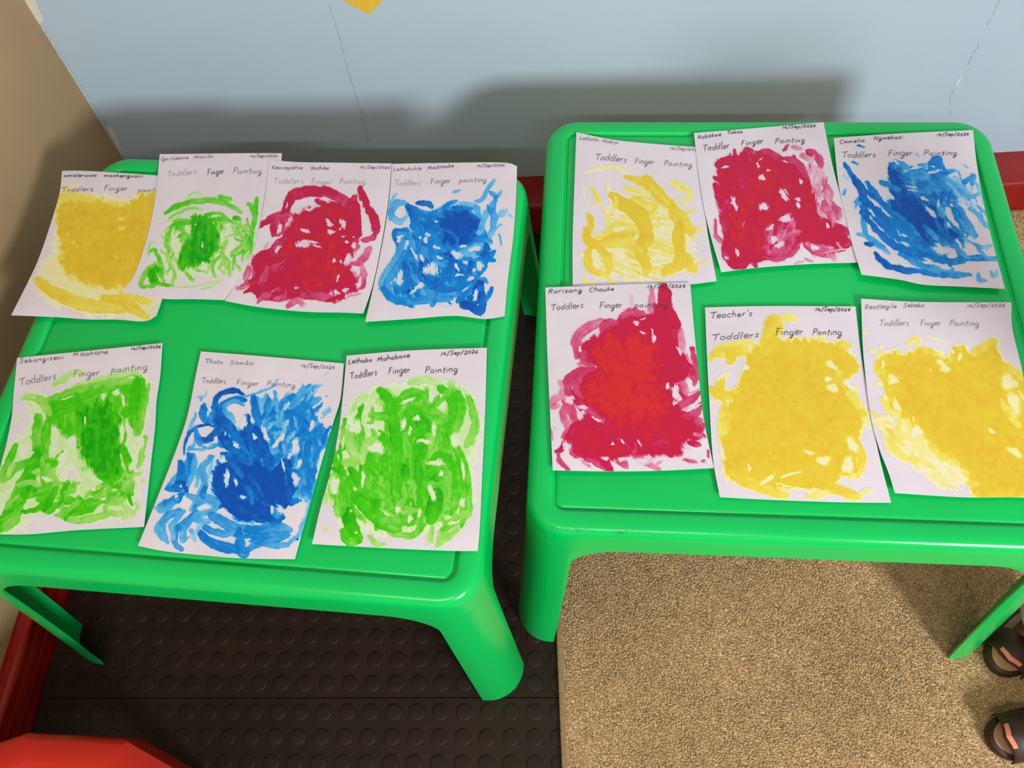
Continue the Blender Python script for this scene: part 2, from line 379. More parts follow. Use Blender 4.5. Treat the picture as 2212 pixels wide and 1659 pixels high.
class Canvas:
    """paint thickness over a sheet, in photo pixels"""
    def __init__(s, x0, y0, x1, y1, seed):
        s.k = 1.5; s.T = (0, 0, 1); s.x0, s.y0 = x0, y0; s.w = int((x1-x0)*s.k); s.h = int((y1-y0)*s.k)
        s.A = np.zeros((s.h, s.w)); s.r = np.random.default_rng(seed); s.seed = seed
        Y, X = np.mgrid[0:s.h, 0:s.w]; wx = (noise2(s.A.shape, 16, seed+1)-.5)*4.5+(noise2(s.A.shape, 5, seed+3)-.5)*1.6
        wy = (noise2(s.A.shape, 16, seed+2)-.5)*4.5+(noise2(s.A.shape, 5, seed+4)-.5)*1.6
        s.X = X/s.k+x0+wx; s.Y = Y/s.k+y0+wy
        s.fine = noise2(s.A.shape, 2.2, seed+5); s.mid = noise2(s.A.shape, 14, seed+6)
    def tr(s, p): p = np.asarray(p, float); return p/s.T[2]+np.array(s.T[:2])
    def win(s, x0, y0, x1, y1):
        f = lambda v, o, n: int(min(max((v-o)*s.k, 0), n))
        return slice(f(y0, s.y0, s.h), f(y1, s.y0, s.h)), slice(f(x0, s.x0, s.w), f(x1, s.x0, s.w))
    def fill(s, poly, val, soft=6, amt=1.0, streak=.12, ang=60):
        """ragged filled patch"""
        p = s.tr(poly); m = soft+6
        W = s.win(p[:, 0].min()-m, p[:, 1].min()-m, p[:, 0].max()+m, p[:, 1].max()+m)
        X, Y = s.X[W], s.Y[W]
        if X.size == 0: return
        ins = np.zeros(X.shape, bool); D = np.full(X.shape, 1e9); n = len(p)
        for i in range(n):
            (xa, ya), (xb, yb) = p[i], p[(i+1) % n]
            c = ((ya > Y) != (yb > Y)) & (X < (xb-xa)*(Y-ya)/(yb-ya+1e-9)+xa); ins ^= c
            t = np.clip(((X-xa)*(xb-xa)+(Y-ya)*(yb-ya))/((xb-xa)**2+(yb-ya)**2+1e-9), 0, 1)
            D = np.minimum(D, np.hypot(X-xa-t*(xb-xa), Y-ya-t*(yb-ya)))
        D = np.where(ins, D, -D); a = math.radians(ang)
        u = X*math.cos(a)+Y*math.sin(a); v = -X*math.sin(a)+Y*math.cos(a)
        sd_ = s.r.integers(1, 90); st = (vn(u/26+.3*np.sin(v*.05), v/3.2, sd_)-.5)*1.3+(vn(u/14, v/1.3, sd_+3)-.5)*.9
        cov = sstep(-soft, soft, D+(s.mid[W]-.5)*soft*.8+(s.fine[W]-.5)*soft*.3+st*soft*.8)*amt
        t = np.clip(val*(1+streak*1.3*st*(.4+s.mid[W])+.3*(s.mid[W]-.5)+.12*(s.fine[W]-.5)), 0, 1.15)
        s.A[W] = s.A[W]*(1-cov)+t*cov
    def stroke(s, pts, wd, val, amt=.9, dry=.25, rid=.16, taper=.35, raw=False):
        if not raw: pts = s.tr(pts); wd = wd/s.T[2]
        p = smooth_line(pts, 5); seg = np.diff(p, axis=0); Ls = np.linalg.norm(seg, axis=1)+1e-6; cum = np.r_[0, np.cumsum(Ls)]
        m = wd+4; W = s.win(p[:, 0].min()-m, p[:, 1].min()-m, p[:, 0].max()+m, p[:, 1].max()+m); X, Y = s.X[W], s.Y[W]
        if X.size == 0: return
        best = np.full(X.shape, 1e9); lat = np.zeros(X.shape); arc = np.zeros(X.shape)
        for i in range(len(seg)):
            dx, dy = X-p[i, 0], Y-p[i, 1]; t = np.clip((dx*seg[i, 0]+dy*seg[i, 1])/Ls[i]**2, 0, 1)
            ex, ey = dx-t*seg[i, 0], dy-t*seg[i, 1]; d = np.hypot(ex, ey); b = d < best
            best = np.where(b, d, best); lat = np.where(b, np.sign(seg[i, 0]*dy-seg[i, 1]*dx)*d, lat); arc = np.where(b, cum[i]+t*Ls[i], arc)
        T = arc/cum[-1]; h = wd/2*(1-taper*np.abs(2*T-1)**3); q = best/np.maximum(h, .3)
        ph = s.r.uniform(0, 6, 4); l = lat
        sd_ = s.r.integers(1, 90); bri = .6*vn(arc/30, l/1.9, sd_)+.4*vn(arc/16, l/.9, sd_+5)
        cov = sstep(1.06, .86, q); gap = dry*(.35+1.1*np.clip(T-.35, 0, 1))
        cov = cov*(1-sstep(0, .35, gap-bri*.75-s.fine[W]*.25))*amt
        t = val*(.80+.42*bri+.25*(s.mid[W]-.5)-.28*(T-.4))+rid*np.exp(-((q-.88)/.10)**2)*np.where(lat > 0, 1.6, .5)*val
        s.A[W] = s.A[W]*(1-cov)+np.clip(t, 0, 1.2)*cov
    def hole(s, x, y, a, b, ang=0, amt=.95):
        (x, y), = s.tr([(x, y)]); a /= s.T[2]; b /= s.T[2]
        m = max(a, b)+4; W = s.win(x-m, y-m, x+m, y+m); X, Y = s.X[W]-x, s.Y[W]-y; t = math.radians(ang)
        u = X*math.cos(t)+Y*math.sin(t); v = -X*math.sin(t)+Y*math.cos(t)
        q = np.hypot(u/a, v/b); s.A[W] *= 1-amt*sstep(1.15, .75, q+(s.fine[W]-.5)*.35+.18*np.sin(u*1.3)+.15*np.sin(np.arctan2(v, u)*3+x))
    def scatter(s, poly, n, ang, ln, wd, val, jit=18, curve=.25, **kw):
        """n finger marks inside a polygon, roughly along an angle"""
        kk = s.T[2]; ln = (ln[0]/kk, ln[1]/kk); wd = (wd[0]/kk, wd[1]/kk)
        p = s.tr(poly); lo, hi = p.min(0), p.max(0); k = 0; g = 0
        while k < n and g < n*30:
            g += 1; x, y = s.r.uniform(lo, hi); ins = False
            for i in range(len(p)):
                (xa, ya), (xb, yb) = p[i], p[(i+1) % len(p)]
                if (ya > y) != (yb > y) and x < (xb-xa)*(y-ya)/(yb-ya)+xa: ins = not ins
            if not ins: continue
            k += 1; a = math.radians(ang+s.r.normal(0, jit)); L = s.r.uniform(*ln)/2; c = s.r.normal(0, curve)*L
            dx, dy = math.cos(a), math.sin(a)
            s.stroke([(x-dx*L, y-dy*L), (x-dy*c, y+dx*c), (x+dx*L, y+dy*L)], s.r.uniform(*wd), s.r.uniform(*val), raw=True, **kw)
    def lines(s, items, **kw):
        """items: (width, value, [points])"""
        for wd, val, pts in items: s.stroke(pts, wd, val, **kw)
    def at(s, P):
        x = np.clip((P[:, 0]-s.x0)*s.k, 0, s.w-1.01); y = np.clip((P[:, 1]-s.y0)*s.k, 0, s.h-1.01)
        xi, yi = x.astype(int), y.astype(int); fx, fy = x-xi, y-yi
        xj, yj = np.minimum(xi+1, s.w-1), np.minimum(yi+1, s.h-1); A = s.A
        return (A[yi, xi]*(1-fx)+A[yi, xj]*fx)*(1-fy)+(A[yj, xi]*(1-fx)+A[yj, xj]*fx)*fy

m_paper = mat('white_paper', '#ebe0e6', .75, noise=(18, '#e5dae0', 5), bump=(30, .15, .002), spec=.2)
def paint_mat(name, stops, rough=.42):
    m = bpy.data.materials.new(name); m.use_nodes = True; nt = m.node_tree; N, L = nt.nodes, nt.links; b = N['Principled BSDF']
    a = N.new('ShaderNodeAttribute'); a.attribute_name = 'thickness'
    tc = N.new('ShaderNodeTexCoord'); n = N.new('ShaderNodeTexNoise'); n.inputs['Scale'].default_value = 260; n.inputs['Detail'].default_value = 4
    L.new(tc.outputs['Object'], n.inputs['Vector'])
    mm = N.new('ShaderNodeMath'); mm.operation = 'MULTIPLY_ADD'; mm.inputs[1].default_value = .06; L.new(n.outputs['Fac'], mm.inputs[0])
    sb = N.new('ShaderNodeMath'); sb.operation = 'SUBTRACT'; sb.inputs[1].default_value = .03; L.new(a.outputs['Fac'], sb.inputs[0]); L.new(sb.outputs[0], mm.inputs[2])
    r = N.new('ShaderNodeValToRGB'); cr = r.color_ramp
    while len(cr.elements) < len(stops): cr.elements.new(.5)
    for e, (p, c) in zip(cr.elements, stops): e.position = p; e.color = srgb(c)
    L.new(mm.outputs[0], r.inputs['Fac']); L.new(r.outputs['Color'], b.inputs['Base Color'])
    b.inputs['Roughness'].default_value = rough; b.inputs['Specular IOR Level'].default_value = .25
    bp = N.new('ShaderNodeBump'); bp.inputs['Strength'].default_value = .25; bp.inputs['Distance'].default_value = .0006
    L.new(a.outputs['Fac'], bp.inputs['Height']); L.new(bp.outputs['Normal'], b.inputs['Normal'])
    return m
PM = {
 'blue': paint_mat('blue_finger_paint', [(0, '#ebe0e6'), (.12, '#cfe4f2'), (.34, '#5cbaec'), (.55, '#0a8ce0'), (.92, '#0052b8')]),
 'red': paint_mat('crimson_finger_paint', [(0, '#ebe0e6'), (.14, '#eab8cc'), (.38, '#dc5484'), (.58, '#c9174a'), (.82, '#cc1a3a'), (1, '#dc2a2c')]),
 'green': paint_mat('green_finger_paint', [(0, '#ebe0e6'), (.12, '#e2f2c4'), (.34, '#a6e468'), (.6, '#4cd40e'), (1, '#08aa06')]),
 'yellow': paint_mat('yellow_finger_paint', [(0, '#ebe0e6'), (.12, '#f5efc4'), (.38, '#f4e468'), (.62, '#edd03a'), (1, '#e6bc30')]),
}
def inkmat(c): return mat('ballpoint_ink', c, .6, noise=(200, c))
INK = {'dark': inkmat('#3c3640'), 'mid': inkmat('#6b636c'), 'light': inkmat('#a79fa6')}

# --- a hand-printed alphabet: (advance, strokes) with x height 1, capitals 1.9, descenders -.9
def arc(cx, cy, rx, ry, a0, a1, n=9): return [(cx+rx*math.cos(math.radians(a0+(a1-a0)*i/n)), cy+ry*math.sin(math.radians(a0+(a1-a0)*i/n))) for i in range(n+1)]
_o = arc(.45, .5, .42, .48, 60, 420)
G = {
 'a': (1.0, [arc(.42, .48, .38, .46, 50, 340), [(.82, .95), (.80, .3), (.95, .02)]]), 'b': (.95, [[(.1, 1.9), (.1, 0)], arc(.42, .46, .38, .46, 150, -160)]),
 'c': (.85, [arc(.45, .5, .4, .48, 50, 310)]), 'd': (1.0, [arc(.42, .48, .38, .46, 50, 320), [(.84, 1.9), (.8, .3), (.92, .02)]]),
 'e': (.85, [[(.08, .5), (.75, .55), (.7, .85), (.4, 1.0), (.1, .7), (.1, .3), (.35, .02), (.8, .15)]]), 'g': (1.0, [arc(.42, .5, .38, .45, 50, 330), [(.82, .95), (.84, -.4), (.6, -.85), (.25, -.7), (1.0, .05)]]),
 'h': (.95, [[(.1, 1.9), (.1, 0)], [(.1, .6), (.4, .95), (.72, .75), (.75, 0)]]), 'i': (.4, [[(.15, .95), (.2, 0)], [(.18, 1.4), (.24, 1.46)]]),
 'j': (.45, [[(.3, .95), (.3, -.5), (0, -.8)], [(.3, 1.4), (.34, 1.45)]]), 'k': (.85, [[(.1, 1.8), (.1, 0)], [(.7, .95), (.12, .45)], [(.25, .55), (.75, 0)]]),
 'l': (.4, [[(.2, 1.9), (.15, .1), (.3, 0)]]), 'm': (1.45, [[(.1, .95), (.08, 0)], [(.1, .6), (.35, .95), (.6, .8), (.6, 0)], [(.62, .6), (.85, .95), (1.15, .8), (1.2, 0)]]),
 'n': (.95, [[(.1, .95), (.1, 0)], [(.1, .6), (.4, .95), (.7, .8), (.75, 0)]]), 'o': (.95, [_o]), 'p': (.95, [[(.1, .95), (.06, -.85)], arc(.42, .5, .38, .45, 160, -160)]),
 'r': (.7, [[(.1, .95), (.12, 0)], [(.12, .55), (.3, .9), (.62, .92)]]), 's': (.8, [[(.7, .88), (.4, 1.0), (.15, .78), (.4, .52), (.65, .28), (.4, .02), (.08, .1)]]),
 't': (.65, [[(.3, 1.6), (.28, .1), (.5, 0)], [(.02, 1.0), (.6, 1.02)]]), 'u': (.95, [[(.1, .95), (.12, .2), (.4, 0), (.7, .25), (.74, .95)], [(.74, .95), (.78, 0)]]),
 'v': (.8, [[(.05, .95), (.35, 0), (.7, .95)]]), 'w': (1.2, [[(.05, .95), (.28, .02), (.55, .8), (.8, .02), (1.1, .95)]]), 'z': (.8, [[(.1, .92), (.7, .92), (.1, .03), (.75, .03)]]),
 'A': (1.15, [[(.05, 0), (.5, 1.7), (.95, 0)], [(.2, .6), (.8, .62)]]), 'C': (1.2, [arc(.65, .85, .55, .85, 50, 310)]), 'F': (1.0, [[(.15, 1.75), (.15, 0)], [(.0, 1.75), (.9, 1.8)], [(.15, .95), (.7, 1.0)]]),
 'G': (1.3, [arc(.65, .85, .55, .85, 50, 340), [(.6, .7), (1.2, .7), (1.1, -.4), (.7, -.6)]]), 'K': (1.1, [[(.15, 1.75), (.12, 0)], [(.95, 1.7), (.15, .8)], [(.3, .9), (1.0, 0)]]),
 'L': (1.0, [[(.2, 1.8), (.12, .05), (.9, .1)]]), 'M': (1.5, [[(.1, 0), (.25, 1.7), (.65, .5), (1.1, 1.75), (1.25, 0)]]), 'N': (1.2, [[(.1, 0), (.15, 1.7), (.9, .05), (1.0, 1.75)]]),
 'P': (1.05, [[(.15, 1.75), (.1, 0)], [(.0, 1.6), (.5, 1.85), (.9, 1.5), (.7, 1.0), (.15, .85)]]), 'R': (1.15, [[(.15, 1.75), (.1, 0)], [(.0, 1.6), (.5, 1.85), (.85, 1.5), (.6, 1.0), (.15, .9)], [(.35, .95), (1.0, 0)]]),
 'S': (1.1, [[(.9, 1.5), (.6, 1.78), (.2, 1.5), (.35, 1.0), (.8, .65), (.7, .15), (.3, 0), (.05, .2)]]), 'T': (1.1, [[(.5, 1.75), (.45, 0)], [(-.3, 1.65), (1.1, 1.85)]]),
 '0': (.95, [arc(.45, .6, .38, .6, 90, 450)]), '1': (.5, [[(.25, 1.3), (.2, 0)]]), '2': (1.0, [[(.1, 1.0), (.4, 1.3), (.75, 1.0), (.5, .4), (.1, .03), (.9, .08)]]),
 '4': (1.0, [[(.3, 1.3), (.1, .5), (.85, .55)], [(.62, 1.0), (.58, -.15)]]), '6': (.9, [[(.7, 1.3), (.25, .8), (.12, .3), (.4, 0), (.75, .25), (.5, .6), (.15, .4)]]),
 '/': (.8, [[(.65, 1.7), (.1, -.4)]]), "'": (.35, [[(.2, 1.9), (.12, 1.45)]]),
}
def write(parent, text, p0, p1, xh, zf, pen, ink, slant=.12, name='handwriting', seed=0):
    """thin ink ribbons along hand-printed letters between two photo pixels on a sheet"""
    r = np.random.default_rng(seed+len(text)*7); p0 = np.array(p0, float); p1 = np.array(p1, float); L = np.linalg.norm(p1-p0); e = (p1-p0)/L; n = np.array([e[1], -e[0]])
    tot = sum(G[c][0]+.18 if c != ' ' else .9 for c in text); k = L/tot; x = 0; V, Fc = [], []
    for c in text:
        if c == ' ': x += .9; continue
        adv, ss = G[c]; jy = r.normal(0, .06); sc_ = 1+r.normal(0, .06)
        for s in ss:
            q = np.array(s); q = smooth_line(q, 3) if len(q) > 2 and len(q) < 9 else q
            X = x+q[:, 0]*sc_+slant*1.8*q[:, 1]; Yv = (q[:, 1]*sc_+jy)*xh*.92
            P = p0+np.outer(X*k, e)+np.outer(Yv, n)
            d = np.gradient(P, axis=0); d /= np.linalg.norm(d, axis=1)[:, None]+1e-9; m = np.c_[-d[:, 1], d[:, 0]]*pen*.43
            z = zf(P); A, B = un(P+m, z), un(P-m, z); b = len(V)
            for u, v in zip(A, B): V += [u, v]
            Fc += [(b+2*i, b+2*i+1, b+2*i+3, b+2*i+2) for i in range(len(P)-1)]
        x += adv+.18
    o = link(name, mesh_of(V, Fc), ink, smooth=False); local(o, parent); return o

def edge(pts, n):
    p = smooth_line(pts, 8); d = np.r_[0, np.cumsum(np.linalg.norm(np.diff(p, axis=0), axis=1))]; t = np.linspace(0, d[-1], n)
    return np.c_[np.interp(t, d, p[:, 0]), np.interp(t, d, p[:, 1])]
def coons(sh, nx, ny):
    """photo-pixel positions of an nx*ny grid over a sheet from its four edges"""
    Lf, Tp, Rt, Bt = edge(sh['left'], ny), edge(sh['top'], nx), edge(sh['right'], ny), edge(sh['bottom'], nx)
    u = np.linspace(0, 1, nx)[None, :, None]; v = np.linspace(0, 1, ny)[:, None, None]
    # every column keeps the mean bend of the two side edges
    S = (1-u)*Lf[:, None]+u*Rt[:, None]+(1-v)*Tp[None]+v*Bt[None]-((1-u)*(1-v)*Lf[0]+u*(1-v)*Rt[0]+(1-u)*v*Lf[-1]+u*v*Rt[-1])
    return S
def lift(sh, nx, ny):
    u = np.linspace(0, 1, nx)[None, :]; v = np.linspace(0, 1, ny)[:, None]; z = np.zeros((ny, nx))
    for cu, cv, hgt, rad in sh.get('curl', []):
        d = np.hypot((u-cu)*.7, v-cv); z = z+hgt*np.clip(1-d/rad, 0, 1)**2
    a = sh.get('wave', .0010); z = z+a*(np.sin(u*5+v*3+sh['seed'])+np.sin(v*7-u*2+sh['seed']*2)+2)*np.minimum(1, 8*np.minimum(np.minimum(u, 1-u)+.08, np.minimum(v, 1-v)+.08))*.5
    return z
def sheet(sh, painter=None):
    zb = Z0+sh['layer']*.0016
    nx, ny = 22, 30; P = coons(sh, nx, ny); Lz = lift(sh, nx, ny); z = (zb+Lz).ravel()
    W3 = un(P.reshape(-1, 2), z); th = .00025
    low = W3.copy(); low[:, 2] -= th
    V = np.vstack([W3, low]); n = nx*ny; Q = []
    for j in range(ny-1):
        for i in range(nx-1):
            a = j*nx+i; Q.append((a, a+nx, a+nx+1, a+1)); Q.append((n+a, n+a+1, n+a+nx+1, n+a+nx))
    bd = [i for i in range(nx)]+[j*nx+nx-1 for j in range(1, ny)]+[(ny-1)*nx+i for i in range(nx-2, -1, -1)]+[j*nx for j in range(ny-2, 0, -1)]
    for a, b in zip(bd, bd[1:]+bd[:1]): Q.append((a, b, n+b, n+a))
    c = W3.mean(0); root = empty('finger_painting', (c[0], c[1], zb-th)); tag(root, sh['label'], 'painting')
    pp = link('paper', mesh_of(V, Q), m_paper); pp.data.set_sharp_from_angle(angle=math.radians(35)); local(pp, root)
    if painter:
        NX, NY = 250, 350; Pf = coons(sh, NX, NY).reshape(-1, 2); zf = zb+.00022+lift(sh, NX, NY).ravel()
        xs_, ys_ = Pf[:, 0], Pf[:, 1]; C = Canvas(xs_.min()-8, ys_.min()-8, xs_.max()+8, ys_.max()+8, sh['seed']*31+5); painter(C)
        T = C.at(Pf); T = T+(T > .02)*0; keepv = T > .035
        W3 = un(Pf, zf); W3[:, 2] += np.clip(T, 0, 1.2)*.00018
        idx = np.arange(NX*NY).reshape(NY, NX); Qd = np.stack([idx[:-1, :-1], idx[1:, :-1], idx[1:, 1:], idx[:-1, 1:]], -1).reshape(-1, 4)
        Qd = Qd[keepv[Qd].any(1)]
        used, inv = np.unique(Qd.ravel(), return_inverse=True); Vn = W3[used]; Tn = T[used]
        me = np_mesh(Vn, inv.reshape(-1, 4)); at = me.attributes.new('thickness', 'FLOAT', 'POINT'); at.data.foreach_set('value', Tn.astype(np.float32))
        o = link('paint', me, PM[sh['paint']]); local(o, root)
    gp = coons(sh, 60, 80).reshape(-1, 2); gz = lift(sh, 60, 80).ravel()
    def zf_(P): return zb+.00065+gz[((P[:, None]-gp[None])**2).sum(2).argmin(1)]
    for k, (txt, a, b, xh, pen, ink) in enumerate(sh['text']):
        write(root, txt, (a[0], a[1]+(1.2 if k < 3 else 0)), (b[0], b[1]+(1.2 if k < 3 else 0)), xh*(.84 if k < 3 else 1.0), zf_, pen, INK[ink], seed=sh['seed']+k)
    return root
T3 = lambda *a: a
SHEETS = [
 dict(id='P1', seed=1, layer=0, paint='yellow', label='dull yellow finger painting overhanging the table by the tan wall, leftmost of its row', left=[(134, 369), (128, 420), (105, 497), (83, 560), (60, 610), (24, 681)], top=[(134, 369), (180, 369), (270, 374), (392, 383)],
  right=[(392, 383), (378, 480), (364, 580), (352, 640), (338, 682)], bottom=[(24, 681), (123, 685), (193, 690), (252, 690), (311, 694), (338, 682)], curl=[(0, 1, .010, .5), (1, 1, .004, .25)],
  text=[('omalerowa', (137, 381), (209, 380), 5, 1.3, 'dark'), ('mashenguani', (224, 381), (310, 382), 5, 1.3, 'dark'), ('Toddlers', (133, 413), (202, 411), 6.5, 1.1, 'mid'), ('Finger', (224, 411), (276, 412), 6.5, 1.1, 'mid'), ('painting', (298, 415), (356, 417), 6.5, 1.1, 'mid')]),
 dict(id='P2', seed=2, layer=1, paint='green', label='white sheet with a small green finger-painted swirl, between yellow and crimson sheets', left=[(345, 333), (335, 430), (318, 510), (292, 590), (263, 632)], top=[(345, 333), (430, 332), (520, 331), (609, 331)],
  right=[(609, 331), (602, 400), (578, 470), (540, 570), (489, 648)], bottom=[(263, 632), (350, 645), (420, 646), (489, 648)],
  text=[('Goitseone', (347, 346), (408, 342), 5.5, 1.0, 'mid'), ('Masilo', (418, 342), (461, 339), 5.5, 1.0, 'mid'), ('14/Sep/2026', (540, 339), (600, 338), 5, 1.1, 'mid'), ('Toddlers', (362, 381), (426, 376), 7, .9, 'light'), ('Finger', (448, 378), (485, 375), 7, 1.2, 'dark'), ('Painting', (503, 375), (566, 375), 7, 1.0, 'mid')]),
 dict(id='P3', seed=3, layer=2, paint='red', label='crimson finger painting on the back row of the left table, with an arched stroke', left=[(582, 345), (569, 447), (548, 538), (512, 610), (486, 650)], top=[(582, 345), (640, 350), (700, 351), (846, 353)],
  right=[(846, 353), (838, 440), (823, 531), (805, 616), (785, 677)], bottom=[(486, 650), (558, 663), (655, 673), (737, 675), (785, 677)],
  text=[('Keovapetse', (587, 364), (654, 364), 5.5, 1.1, 'mid'), ('Mothibe', (671, 366), (711, 365), 5.5, 1.1, 'mid'), ('14/Sep/2026', (777, 363), (844, 363), 5, 1.1, 'mid'), ('Toddlers', (591, 396), (657, 396), 7.5, .9, 'light'), ('Finger', (672, 398), (717, 398), 7, .9, 'light'), ('Painting', (733, 397), (790, 397), 7, .9, 'light')]),
 dict(id='P4', seed=4, layer=1, paint='blue', label='blue finger painting at the back right corner of the left table', left=[(847, 354), (839, 445), (825, 530), (808, 612), (789, 695)], top=[(847, 354), (948, 352), (1085, 351), (1117, 359)],
  right=[(1117, 359), (1114, 440), (1108, 518), (1097, 603), (1090, 683)], bottom=[(789, 695), (883, 689), (981, 682), (1046, 689), (1090, 683)],
  text=[('Lethukuhle', (849, 368), (911, 366), 5.5, 1.0, 'mid'), ('Madimabe', (924, 365), (981, 360), 5.5, 1.2, 'mid'), ('14/Sep/2026', (1030, 360), (1091, 358), 5, 1.1, 'mid'), ('Toddlers', (852, 401), (909, 400), 6.5, .9, 'light'), ('Finger', (930, 398), (974, 395), 7, 1.0, 'mid'), ('painting', (992, 394), (1052, 393), 6.5, 1.0, 'mid')]),
 dict(id='P5', seed=5, layer=0, paint='green', label='green finger painting at the front left, its paint running off the left edge', left=[(37, 773), (29, 855), (25, 902), (14, 958), (0, 1014), (-8, 1085), (-10, 1154)], top=[(37, 773), (196, 757), (351, 741)],
  right=[(351, 741), (346, 812), (338, 866), (335, 922), (326, 1000), (317, 1084), (311, 1138)], bottom=[(-10, 1154), (64, 1154), (168, 1145), (311, 1138)],
  text=[('Sebongiseni', (41, 784), (139, 774), 7, 1.3, 'mid'), ('Maakane', (157, 769), (234, 763), 7, 1.3, 'mid'), ('14/Sep/2026', (283, 755), (348, 750), 5.5, 1.4, 'dark'), ('Toddlers', (43, 833), (123, 818), 9, 1.2, 'mid'), ('Finger', (158, 815), (216, 811), 9, 1.2, 'mid'), ('painting', (240, 805), (320, 799), 8.5, 1.2, 'mid')]),
 dict(id='P6', seed=6, layer=0, paint='blue', label='blue finger painting lying askew in the front row, between two green ones', left=[(434, 759), (423, 810), (404, 902), (375, 986), (342, 1070), (298, 1179)], top=[(434, 759), (560, 769), (743, 785)],
  right=[(743, 785), (736, 860), (719, 915), (703, 970), (684, 1036), (661, 1120), (637, 1208)], bottom=[(298, 1179), (351, 1190), (422, 1198), (520, 1206), (637, 1208)],
  text=[('Thato', (443, 783), (482, 785), 6.5, 1.0, 'mid'), ('Sambo', (496, 786), (549, 787), 6.5, 1.0, 'mid'), ('14/Sep/2026', (650, 792), (724, 796), 6.5, 1.2, 'mid'), ('Toddlers', (436, 827), (489, 829), 7, 1.0, 'mid'), ('Finger', (510, 831), (559, 834), 7, 1.0, 'mid'), ('Painting', (576, 834), (639, 837), 7, 1.0, 'mid')]),
 dict(id='P7', seed=7, layer=1, paint='green', label='green finger painting with long looping strokes at the front right of the left table', left=[(749, 768), (741, 850), (732, 928), (713, 1023), (693, 1094), (674, 1175)], top=[(749, 768), (885, 757), (1052, 751)],
  right=[(1052, 751), (1048, 883), (1042, 1013), (1037, 1127), (1032, 1190)], bottom=[(674, 1175), (742, 1179), (853, 1185), (983, 1190), (1032, 1190)],
  text=[('Lethabo', (752, 785), (805, 780), 6.5, 1.5, 'dark'), ('Mahabane', (815, 780), (886, 770), 7, 1.5, 'dark'), ('14/Sep/2026', (952, 767), (1034, 762), 7, 1.5, 'dark'), ('Toddlers', (757, 819), (816, 810), 8.5, 1.4, 'dark'), ('Finger', (839, 808), (887, 805), 8.5, 1.4, 'dark'), ('Painting', (918, 807), (990, 803), 8, 1.4, 'dark')]),
 dict(id='R1', seed=8, layer=0, paint='yellow', label='sheet with thin yellow finger strokes at the back left of the right table', left=[(1245, 285), (1240, 422), (1237, 517), (1237, 617)], top=[(1245, 285), (1320, 301), (1416, 311), (1510, 318)],
  right=[(1510, 318), (1518, 400), (1522, 450), (1531, 517), (1548, 607)], bottom=[(1237, 617), (1400, 619), (1492, 614), (1548, 607)],
  text=[('Letlotlo', (1252, 300), (1293, 304), 5, 1.0, 'mid'), ('Mabjo', (1300, 307), (1336, 309), 5, 1.0, 'mid'), ('14/Sep/2026', (1447, 322), (1512, 325), 5.5, 1.0, 'mid'), ('Toddlers', (1286, 345), (1355, 350), 8, 1.1, 'dark'), ('Finger', (1371, 353), (1414, 355), 7, 1.1, 'mid'), ('Painting', (1434, 358), (1496, 361), 7, 1.1, 'mid')]),
 dict(id='R2', seed=9, layer=1, paint='red', label='crimson finger painting tilted in the middle of the back row, right table', left=[(1499, 287), (1508, 367), (1521, 450), (1537, 517), (1558, 588)], top=[(1499, 287), (1639, 276), (1779, 264)],
  right=[(1779, 264), (1798, 356), (1817, 428), (1836, 501), (1857, 567)], bottom=[(1558, 588), (1639, 578), (1751, 570), (1857, 567)],
  text=[('Aobakwe', (1507, 299), (1559, 292), 6, 1.3, 'dark'), ('Tokoa', (1571, 289), (1605, 286), 5.5, 1.3, 'dark'), ('14/Sep/2026', (1690, 277), (1763, 273), 5.5, 1.4, 'dark'), ('Toddler', (1519, 326), (1577, 320), 8, 1.3, 'dark'), ('Finger', (1601, 315), (1650, 310), 7.5, 1.3, 'dark'), ('Painting', (1674, 310), (1740, 307), 7, 1.3, 'dark')]),
 dict(id='R3', seed=10, layer=2, paint='blue', label='blue finger painting with sweeping curved strokes, at the back right corner', left=[(1801, 298), (1811, 395), (1827, 468), (1841, 528), (1861, 593)], top=[(1801, 298), (1910, 290), (2009, 285), (2102, 281)],
  right=[(2102, 281), (2109, 346), (2120, 415), (2137, 495), (2171, 624)], bottom=[(1861, 593), (1943, 604), (1996, 615), (2076, 619), (2171, 624)],
  text=[('Camelia', (1813, 309), (1869, 305), 5.5, 1.3, 'dark'), ('Ngwekazi', (1887, 301), (1952, 298), 6, 1.3, 'dark'), ('14/Sep/2026', (2024, 293), (2094, 291), 5.5, 1.4, 'dark'), ('Toddlers', (1819, 341), (1893, 339), 7.5, 1.2, 'dark'), ('Finger', (1918, 337), (1973, 335), 7.5, 1.2, 'dark'), ('Painting', (1995, 336), (2069, 335), 7, 1.2, 'dark')]),
 dict(id='R4', seed=11, layer=2, paint='red', label='solid red finger painting at the front left of the right table', left=[(1178, 621), (1182, 754), (1187, 869), (1194, 1016)], top=[(1178, 621), (1302, 616), (1389, 613), (1491, 610)],
  right=[(1491, 610), (1498, 696), (1508, 797), (1519, 898), (1542, 1011)], bottom=[(1194, 1016), (1302, 1018), (1418, 1017), (1542, 1011)],
  text=[('Rorisang', (1184, 633), (1259, 629), 6.5, 1.4, 'dark'), ('Chauke', (1272, 629), (1328, 627), 6.5, 1.4, 'dark'), ('14/Sep/2026', (1398, 622), (1482, 620), 7, 1.4, 'dark'), ('Toddlers', (1191, 671), (1262, 665), 8, 1.3, 'dark'), ('Finger', (1295, 667), (1345, 664), 8, 1.3, 'dark'), ('painting', (1370, 664), (1444, 664), 7, 1.3, 'dark')]),
 dict(id='R5', seed=12, layer=0, paint='yellow', label='bright yellow finger painting in the middle of the front row on the right table', left=[(1523, 664), (1527, 765), (1532, 861), (1540, 990), (1555, 1074)], top=[(1523, 664), (1661, 661), (1848, 662)],
